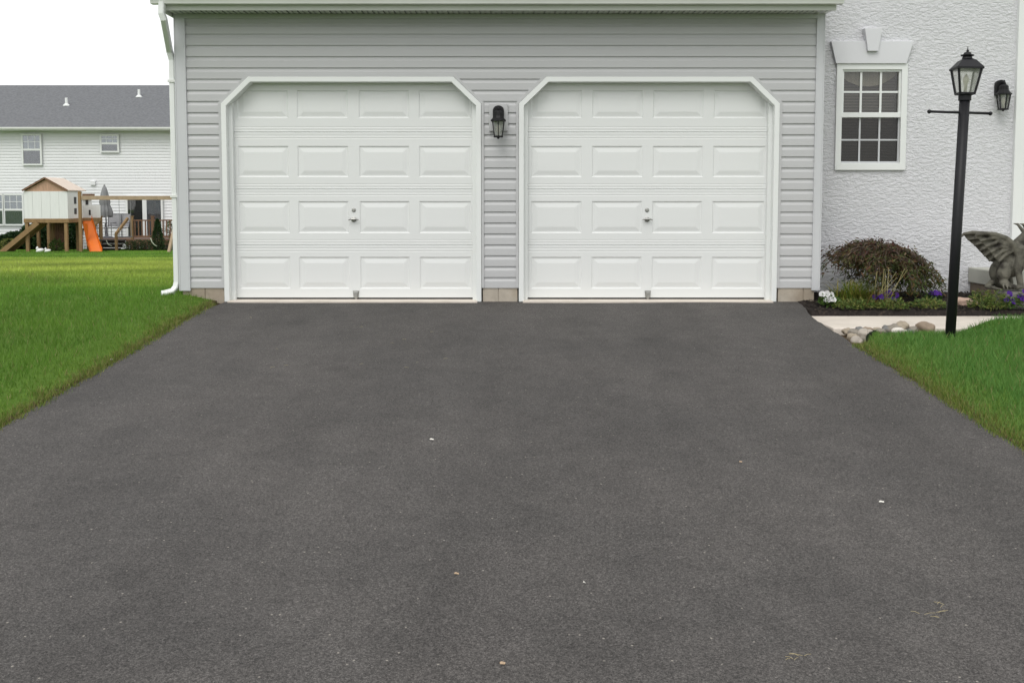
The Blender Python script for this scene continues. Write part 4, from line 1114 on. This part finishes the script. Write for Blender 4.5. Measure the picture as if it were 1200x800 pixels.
for p0, p1 in ((108.5, 118), (154.5, 232)):
    x0, x1 = at(p0, 270, YDk).x, at(p1, 270, YDk).x
    rl_.box(x0, x1, YDk-.005, YDk+.065, rail_z-.05, rail_z).box(x0, x1, YDk+.01, YDk+.05, dzt+.08, dzt+.15)
    x = x0+.1
    while x < x1: bal.box(x, x+.04, YDk+.012, YDk+.048, dzt+.15, rail_z-.05); x += .14
rl_.build('rail', M['woodbrown'], deck); bal.build('balusters', M['woodbrown'], deck)
for px in (118, 150):
    x = at(px, 270, YDk).x
    MB().bar((x, YDk, rail_z+.05), (x-.12, YDk-.9, zf+.72), .08, .10).bar((x-.12, YDk-.9, zf-.02), (x-.12, YDk-.9, zf+.75), .09, .09).build('stair_rail', M['wood'], deck)

# closed patio umbrella
uq = at(124, 281, 31.0)
um = thing('patio_umbrella', 'closed grey patio umbrella standing on the deck', 'umbrella', (uq.x, 31.0, dzt))
ut = at(123.7, 216.5, 31.0).z; ub = at(124, 254, 31.0).z
MB().tube([(uq.x+.05, 31.0, dzt), (uq.x, 31.0, ut)], .028, 8).build('pole', M['chairframe'], um)
MB().lathe((uq.x+.05, 31.0, dzt), [(.26,0),(.25,.05),(.06,.10),(.04,.2)], 16).build('base', M['chairframe'], um)
cm = MB(); rings = []
NR = 32
prof = [(.02,0),(.10,.14),(.155,.32),(.20,.55),(.17,.62),(.22,.72),(.26,.86),(.235,1.0)]
for r_, t in prof:
    z = ut + (ub-ut)*t
    for j in range(NR):
        a_ = 2*math.pi*j/NR; rr = r_*(1 + .28*math.cos(8*a_)*t) ; cm.v.append(Vector((uq.x + rr*math.cos(a_) + .03*math.sin(3*a_)*t, 31.0 + rr*math.sin(a_), z + .14*math.cos(3*a_+1)*max(0, t-.75))))
for i in range(len(prof)-1):
    for j in range(NR):
        p = i*NR+j; q = i*NR+(j+1) % NR; cm.f.append((p, q, q+NR, p+NR))
cm.build('canopy', M['umb'], um, smooth=True)

# patio chairs
def patio_chair(px, Y, label, rz, s=1.0):
    q = at(px, 281, Y); t = thing('patio_chair', label, 'chair', (0, 0, 0), 'patio chairs on the deck')
    fr_ = MB()
    for sx in (-1, 1):
        fr_.tube([(sx*.27,-.25,0),(sx*.27,-.22,.42),(sx*.27,.24,.42),(sx*.27,.22,0)], .014, 6)
        fr_.tube([(sx*.27,-.22,.42),(sx*.28,-.24,.62),(sx*.28,.2,.62)], .014, 6); fr_.tube([(sx*.26,.2,.42),(sx*.25,.36,.98)], .014, 6)
    fr_.tube([(-.25,.36,.98),(.25,.36,.98)], .014, 6)
    fr_.build('frame', M['chairframe'], t)
    MB().box(-.25,.25,-.23,.23,.40,.43).build('seat', M['chair'], t)
    MB().prism([(-.25,.22,.45),(.25,.22,.45),(.25,.36,.97),(-.25,.36,.97)], (0,.02,.004)).build('backrest', M['chair'], t)
    t.location = (q.x, Y, dzt); t.rotation_euler = (0, 0, rz); t.scale = (s, s, s)
patio_chair(133.5, 31.6, 'left grey sling chair of the pair right of the umbrella', R(12))
patio_chair(141.5, 31.7, 'right grey sling chair of the pair, nearest the sliding door', R(-14))
patio_chair(112.5, 31.2, 'dark sling chair at the left end of the deck above the slide', R(60))

# ------------------------------------------------------------------ play set
YP = 26.5
zg = float(lawn_z(-16, YP+.5))
ps = thing('play_set', 'wooden play tower with white playhouse, orange slide and long swing beam', 'playset', (at(60, 294, YP).x, YP, zg))
pp = lambda a_, b_, Y=YP: at(a_, b_, Y)
xl_, xr_ = pp(28.5, 256).x, pp(80, 256).x
z1, z0 = pp(50, 224.3).z, pp(50, 256.3).z
hd_ = 1.25                                   # depth of the house part
tw = 2.15                                    # depth of the tower
zt0, zt1 = pp(50, 261.2).z, z0
plat = MB().box(xl_-.02, xr_+.02, YP-.02, YP+tw, zt0, zt1).build('platform', M['wood'], ps, bevel=.01)
hw = MB()
t_ = .03
nb_ = 5
bw = (xr_-xl_)/nb_
for k in range(nb_): hw.box(xl_+k*bw+.006, xl_+(k+1)*bw-.006, YP, YP+t_, z0+.002, z1)
hw.box(xl_+.01, xr_-.01, YP+.010, YP+t_+.004, z0+.002, z1-.004)
hw.box(xr_-t_, xr_-.002, YP+t_+.005, YP+hd_, z0+.002, z1).box(xl_+.002, xl_+t_, YP+t_+.005, YP+hd_, z0+.002, z1).box(xl_+.03, xr_-.03, YP+hd_-.03, YP+hd_, z0+.002, z1)
hw.build('playhouse_wall', M['playwhite'], ps)
for (p0, p1, q0, q1) in ((87.6, 89.2, 231, 239), (87.6, 89.4, 244, 251)):
    Ya = YP + .62
    za, zb_ = at(88, q1, Ya).z, at(88, q0, Ya).z
    MB().box(xr_-.001, xr_+.006, Ya-.10, Ya+.10, za, zb_).build('window', M['dark'], ps)
pkx = pp(53, 209).x; pkz = pp(53, 209).z
MB().prism([(xl_+.02, YP+.02, z1), (xr_-.02, YP+.02, z1), (pkx, YP+.02, pkz-.04)], (0, hd_-.05, 0)).build('gable', M['gablewood'], ps)
ro = MB()
for sx, xe in ((-1, xl_-.02), (1, xr_+.05)):
    ro.prism([(pkx, YP-.06, pkz), (xe, YP-.06, z1+.015), (xe, YP-.06, z1+.05), (pkx, YP-.06, pkz+.04)], (0, hd_+.3, 0))
roof_ = ro.build('playhouse_roof', M['playroof'], ps)
ft = MB()
for xe in (xl_-.02, xr_+.03): ft.bar((pkx, YP-.065, pkz+.015), (xe, YP-.065, z1+.03), .02, .06)
ft.build('roof_trim', M['woodbrown'], roof_)
def leg(px, Y, w=.11, top=None, bot=None, m=M['wood']):
    x = at(px, 280, Y).x; MB().box(x-w/2, x+w/2, Y-w/2, Y+w/2, float(lawn_z(x, Y))-.05, top or zt0+.001).build('leg', m, ps, bevel=.006)
for px, Y in ((32.5, YP+.06), (78, YP+.06), (45.5, YP+1.0), (62, YP+1.2), (91.5, YP+1.3), (105.3, YP+tw-.1), (57.5, YP+tw-.1)): leg(px, Y)
leg(94.8, YP+.10, .10, at(95, 224.5, YP+.1).z)
pw = MB(); 
for k in range(5):
    x = at(65+2.6*k, 280, YP+1.6).x; pw.box(x-.037, x+.037, YP+1.6, YP+1.63, zg+.05, zt0)
pw.build('plank_screen', M['woodbrown'], ps)
r0_, r1_ = pp(44, 261, YP-.1), pp(-6, 302, YP-.1)
rp = MB().bar((r0_.x, YP-.10, r0_.z), (r1_.x, YP-.10, r1_.z), .05, .17).bar((r0_.x, YP+.55, r0_.z), (r1_.x, YP+.55, r1_.z), .05, .17)
rp.prism([(r0_.x, YP-.07, r0_.z-.02), (r1_.x, YP-.07, r1_.z-.02), (r1_.x, YP-.07, r1_.z-.05), (r0_.x, YP-.07, r0_.z-.05)], (0, .6, 0))
rp.build('ramp', M['wood'], ps)
# low white rail panel at the back of the tower and a small roofed box behind
YB = YP + tw
pq0, pq1 = at(96.5, 258, YB), at(117.5, 240.5, YB)
MB().box(xr_+.02, pq1.x, YB-.9, YB, zt0, zt1).build('side_platform', M['wood'], ps)
MB().box(pq0.x, pq1.x, YB-.02, YB+.01, zt1, pq1.z).build('rail_panel', M['playwhite'], ps)
w0 = at(105.5, 249, YB); MB().box(w0.x-.035, w0.x+.035, YB-.03, YB-.021, w0.z-.10, w0.z+.10).build('window', M['dark'], ps)
b0_, b1_ = at(96.5, 240, YB+.3), at(107, 229, YB+.3)
MB().box(b0_.x, b1_.x, YB+.3, YB+.33, b0_.z-.3, b1_.z-.1).build('rail_panel', M['playwhite'], ps)
w0 = at(102, 237, YB+.3); MB().box(w0.x-.05, w0.x+.05, YB+.28, YB+.299, w0.z-.10, w0.z+.10).build('window', M['dark'], ps)
MB().box(b0_.x-.05, b1_.x+.06, YB+.15, YB+.5, b1_.z-.1, b1_.z+.06).build('small_roof', M['woodbrown'], ps, bevel=.02)
# slide: chute with raised sides
sl = MB()
A0 = at(101.5, 262.5, YP+1.35); 
c0 = Vector((A0.x, YP+1.35, zt1-.02)); c1b = at(112.5, 294.5, YP-.15); c1 = Vector((c1b.x, YP-.15, zg+.06))
for k in range(10):
    pa = []
    for t in (k/10, (k+1)/10):
        p = c0.lerp(c1, t); p.z = c0.z + (c1.z-c0.z)*(t**.9) + .03*math.sin(t*math.pi*2)
        w_ = .20 + .03*t
        pa.append([p + Vector((-w_, 0, .13)), p + Vector((-w_+.03, 0, .0)), p + Vector((w_-.03, 0, .0)), p + Vector((w_, 0, .13)), p + Vector((w_, 0, -.02)), p + Vector((-w_, 0, -.02))])
    for j in range(6): sl.quad(pa[0][j], pa[0][(j+1) % 6], pa[1][(j+1) % 6], pa[1][j])
    if k == 9: sl.add(pa[1], [(0,1,2,3,4,5)])
sl.build('slide', M['orange'], ps, smooth=False)
q0, q1 = at(97.2, 262, YP+.35), at(103.2, 290, YP+.35)
MB().prism([(q0.x, YP+.35, q0.z), (q1.x, YP+.35, q0.z), (q1.x+.02, YP+.35, q1.z-.02), (q0.x+.12, YP+.35, q1.z+.1)], (0, .03, 0)).build('slide_side', M['orange'], ps)
# swing beam with end frame, rope
Yb = YP+.12
bz0, bz1 = at(96, 229.5, Yb).z, at(96, 234.3, Yb).z
xe = at(214, 232, Yb).x
MB().box(at(95.6, 230, Yb).x, xe, Yb-.05, Yb+.05, bz1, bz0).build('swing_beam', M['beamwood'], ps, bevel=.008)
for s_ in (-1, 1): MB().bar((xe-.05, Yb+s_*.03, bz1+.08), (xe-.22, Yb+s_*1.0, zg), .09, .09).build('leg', M['beamwood'], ps)
x = at(139.5, 240, Yb).x; rope_b = at(139.5, 277, Yb).z
for dx_ in (-.0, .42):
    MB().tube([(x+dx_, Yb, bz1), (x+dx_, Yb, rope_b)], .009, 6).build('swing_rope', M['umb'], ps)
MB().box(x-.03, x+.45, Yb-.08, Yb+.08, rope_b-.03, rope_b).build('swing_seat', M['chairframe'], ps, bevel=.008)
# two small white toys lying under the tower
for px, lab, s_ in ((47, 'white plastic toy, longer one lying on the grass under the play tower', 1.0), (56, 'white plastic toy, smaller one to the right under the play tower', .8)):
    q = at(px, 292.5, YP-.2); z = float(lawn_z(q.x, YP-.2))
    m_ = MB(); m_.lathe((q.x, YP-.2, z+.07*s_), [(.02,-.16*s_),(.07*s_,-.10*s_),(.085*s_,0),(.06*s_,.09*s_),(.02,.14*s_)], 10, axis=Matrix.Rotation(R(72), 3, 'Y'))
    m_.lathe((q.x-.10*s_, YP-.2, z+.09*s_), [(.03,0),(.055*s_,.05),(.035*s_,.10*s_),(.01,.13*s_)], 10)
    tag(m_.build('toy', M['shoe'], smooth=True), lab, 'toy', 'white toys under the play tower')

# ------------------------------------------------------------------ far shrubs and evergreen
def bushy(name, px, Y, w, h, tints, label, cat, n=2500, shape='round', leafL=.07, trunk=True, group=None, m='needle', z0=None, dy=None):
    q = at(px, 285, Y); zb_ = float(lawn_z(q.x, Y)) if z0 is None else z0
    t = thing(name, label, cat, (q.x, Y, zb_), group)
    u = rng.random(n); a_ = rng.random(n)*2*np.pi
    if shape == 'cone': prof = np.where(u < .25, .75+u, np.power(np.clip((1-u)/.75, 0, 1), .75))
    else: prof = np.sqrt(np.clip(1-(2*u-1)**2, 0.02, 1))
    rr = prof*np.sqrt(rng.random(n)*.75+.25)*(1+.16*np.sin(a_*3+u*9)+.12*np.sin(a_*7+u*23))
    C = np.stack([q.x + w/2*rr*np.cos(a_), Y + (dy or w)/2*rr*np.sin(a_), zb_ + h*(.03+.95*u)], 1)
    up = .9 if shape == 'cone' else .3
    D = np.stack([np.cos(a_)*.6+.4*rng.standard_normal(n), np.sin(a_)*.6+.4*rng.standard_normal(n), up+.4*rng.standard_normal(n)], 1)
    leaf_mesh('foliage', C, D, leafL*(.6+.8*rng.random(n)), leafL*.4*(.6+.8*rng.random(n)), pick(tints, n, .6), M[m], t)
    tr = MB().tube([(q.x, Y, zb_-.05), (q.x, Y, zb_+h*.75)], [.04, .012], 6)
    for k in range(8):
        a0 = k*2.4; z_ = zb_ + h*(.15+.07*k); tr.tube([(q.x, Y, z_), (q.x+w*.33*math.cos(a0), Y+w*.33*math.sin(a0), z_+h*.1)], [.012,.004], 4)
    tr.build('stems', M['bark'], t)
    return t
DG = [(.020,.050,.016),(.03,.065,.02),(.015,.035,.012),(.04,.08,.025)]
MG = [(.05,.085,.03),(.035,.065,.022),(.07,.10,.035),(.06,.05,.035)]
bushy('evergreen_shrub', 185, 29.0, .50, 1.27, DG, 'dark green conical evergreen with a pale hose loop before the deck', 'shrub', 3500, 'cone', .06)
qe = at(181, 286, 28.72)
hs = MB().tube([at(176.5+.0, 279, 28.72), at(178, 283.5, 28.70), at(181, 287, 28.70), at(184, 288.8, 28.70)], .016, 6)
tag(hs.build('garden_hose', M['hose'], smooth=True), 'short pale green hose loop hanging on the conical evergreen', 'hose')
qh = [at(124.5, 281.5, YDk-.35), at(126.5, 286, YDk-.9), at(131, 288.5, YDk-.92)]
tag(MB().tube(qh, .012, 6).build('garden_hose', M['hose'], smooth=True), 'thin pale hose trailing down the dark deck steps', 'hose')
for px, w, h, lab in ((153, .5, .40, 'low shrub at the foot of the deck beside the steps'), (162, .5, .45, 'low shrub second from the steps under the deck rail'), (171, .45, .42, 'low shrub just left of the conical evergreen'), (196, .6, .40, 'low reddish shrub just right of the conical evergreen')):
    bushy('deck_shrub', px, 29.3, w, h, MG, lab, 'shrub', 700, 'round', .06, group='low shrubs along the deck')
bushy('potted_plant', 202, 30.6, .42, .75, [(.12,.17,.05),(.16,.2,.07),(.09,.13,.04)], 'pale green leafy plant on the deck behind the railing', 'plant', 500, 'round', .09, m='leaf', z0=dzt)
for px, Y, w, h, lab in ((52, 31.8, 1.3, 1.28, 'dark evergreen bush seen under the middle of the play tower'), (38, 31.9, 1.1, 1.05, 'dark evergreen bush seen behind the ramp of the play tower'), (83, 31.9, .8, 1.2, 'dark evergreen bush seen right of the plank screen'), (20, 32.0, 1.2, .75, 'dark bush low against the white house left of the tower'), (6, 32.1, .9, .60, 'small dark bush under the double window of the white house')):
    bushy('house_shrub', px, Y, w, h, DG, lab, 'shrub', 4200, 'round', .13, group='dark bushes along the white house', dy=.9)
q = at(65, 290, YP+.1)
bushy('weed_clump', 66, YP+.9, .45, .42, [(.07,.13,.03),(.10,.16,.04)], 'tuft of tall weeds growing under the play tower', 'plant', 260, 'round', .12, m='leaf')
bushy('yellow_shrub', 10, 31.4, .7, .48, [(.20,.20,.05),(.12,.15,.04)], 'small yellowish shrub beside the top of the ramp', 'shrub', 500, 'round', .08, m='leaf')

# ------------------------------------------------------------------ bits on the driveway
def on_drive(px, py):
    d_ = FW + Vector((1, 0, 0))*((px-PPX)/F) - UP*((py-PPY)/F)
    t = (CAM.z - S*CAM.y)/(S*d_.y - d_.z); p = CAM + d_*t
    return Vector((p.x, p.y, S*p.y + .006))
def scrap(px, py, L_, W_, a_, m, label, name='dry_leaf', cat='leaf'):
    p = on_drive(px, py); d_ = Vector((math.cos(a_), math.sin(a_), S*math.sin(a_))); s_ = Vector((-math.sin(a_), math.cos(a_), S*math.cos(a_)))
    mb = MB(); n_ = 6; top = []; bot = []
    for k in range(n_+1):
        t = k/n_; w_ = W_*math.sin(math.pi*(.08+.84*t))*.5; z_ = Vector((0, 0, 0.0015*math.sin(t*5+a_)+.004))
        c = p + d_*(L_*(t-.5)) + z_; top.append(c + s_*w_ + Vector((0,0,.003))); bot.append(c - s_*w_)
    for k in range(n_): mb.add([top[k], top[k+1], bot[k+1], bot[k]] + [v - Vector((0,0,.002)) for v in (top[k], top[k+1], bot[k+1], bot[k])], [(0,1,2,3),(7,6,5,4),(0,4,5,1),(2,6,7,3),(1,5,6,2),(0,3,7,4)])
    tag(mb.build(name, m), label, cat, 'dry scraps on the driveway')
scrap(589, 780, .018, .010, .3, M['bit_tan'], 'curled tan leaf on the asphalt nearest the bottom edge')
scrap(535, 674.5, .018, .006, .1, M['bit_tan'], 'thin brown leaf lying flat on the driveway left of the white scrap')
scrap(685, 685, .014, .009, 1.9, M['bit_white'], 'white papery scrap on the asphalt right of centre')
scrap(506, 516.5, .022, .008, .1, M['bit_white'], 'pale scrap on the driveway below the left garage door')
scrap(1033, 590, .024, .007, .1, M['bit_white'], 'long white scrap on the right side of the driveway')
scrap(868, 543, .018, .008, .5, M['bit_tan'], 'small tan scrap below the right end of the right garage door')
scrap(131, 422.5, .024, .016, .4, M['bit_white'], 'white scrap at the left grass edge of the driveway')
def straw(cx, cy, n, label, spread):
    mb = MB()
    for k in range(n):
        p = on_drive(cx + rnd.uniform(-spread, spread), cy + rnd.uniform(-spread*.35, spread*.35)); a_ = rnd.uniform(-.7, .9); L_ = rnd.uniform(.015, .045)
        d_ = Vector((math.cos(a_), math.sin(a_), S*math.sin(a_)))*L_/2
        mb.tube([p-d_+Vector((0,0,.002)), p+Vector((0,0,.005)), p+d_+Vector((0,0,.002))], .0007, 4)
    tag(mb.build('straw', mat('straw', (.38,.32,.18), .8)), label, 'straw', kind='stuff')
straw(1098, 716, 9, 'dry straw bits scattered on the lower right driveway', 26)
straw(945, 772, 6, 'dry straw bits near the bottom right of the driveway', 22)
straw(410, 388, 14, 'pale dry clippings scattered below the left garage door', 130)

# ------------------------------------------------------------------ light: bright overcast
SUN_EL, SUN_AZ = R(52), R(200)              # azimuth measured clockwise from +Y: behind the camera, slightly left
w = bpy.data.worlds.new('World'); scene.world = w; w.use_nodes = True
nt = w.node_tree; N = nt.nodes; L = nt.links
bg = N['Background']; sky = N.new('ShaderNodeTexSky'); sky.sky_type = 'NISHITA'; sky.sun_disc = False
sky.sun_elevation = SUN_EL; sky.sun_rotation = SUN_AZ; sky.air_density = 1.0; sky.dust_density = 4.0; sky.ozone_density = 1.0
bw_ = N.new('ShaderNodeRGBToBW'); L.new(sky.outputs[0], bw_.inputs[0])
mx = N.new('ShaderNodeMixRGB'); mx.inputs[0].default_value = .88; L.new(sky.outputs[0], mx.inputs[1]); L.new(bw_.outputs[0], mx.inputs[2])
m2 = N.new('ShaderNodeMixRGB'); m2.inputs[0].default_value = .72; m2.inputs[2].default_value = (9.7, 9.75, 9.85, 1); L.new(mx.outputs[0], m2.inputs[1])
L.new(m2.outputs[0], bg.inputs['Color']); bg.inputs['Strength'].default_value = .10
sd_ = bpy.data.lights.new('sun', 'SUN'); sd_.energy = .75; sd_.angle = R(34); sd_.color = (1, .97, .92)
so_ = bpy.data.objects.new('sun', sd_); COL.objects.link(so_)
dirv = Vector((math.sin(SUN_AZ)*math.cos(SUN_EL), math.cos(SUN_AZ)*math.cos(SUN_EL), math.sin(SUN_EL)))
so_.rotation_euler = (-dirv).to_track_quat('-Z', 'Y').to_euler()
vs = scene.view_settings; vs.view_transform = 'Standard'; vs.look = 'None'; vs.exposure = .55; vs.gamma = 1; vs.use_curve_mapping = False
scene.render.engine = 'CYCLES'
scene.cycles.max_bounces = 8; scene.cycles.transparent_max_bounces = 12
scene.cycles.use_denoising = True; scene.cycles.denoising_prefilter = 'NONE'; scene.cycles.use_adaptive_sampling = False
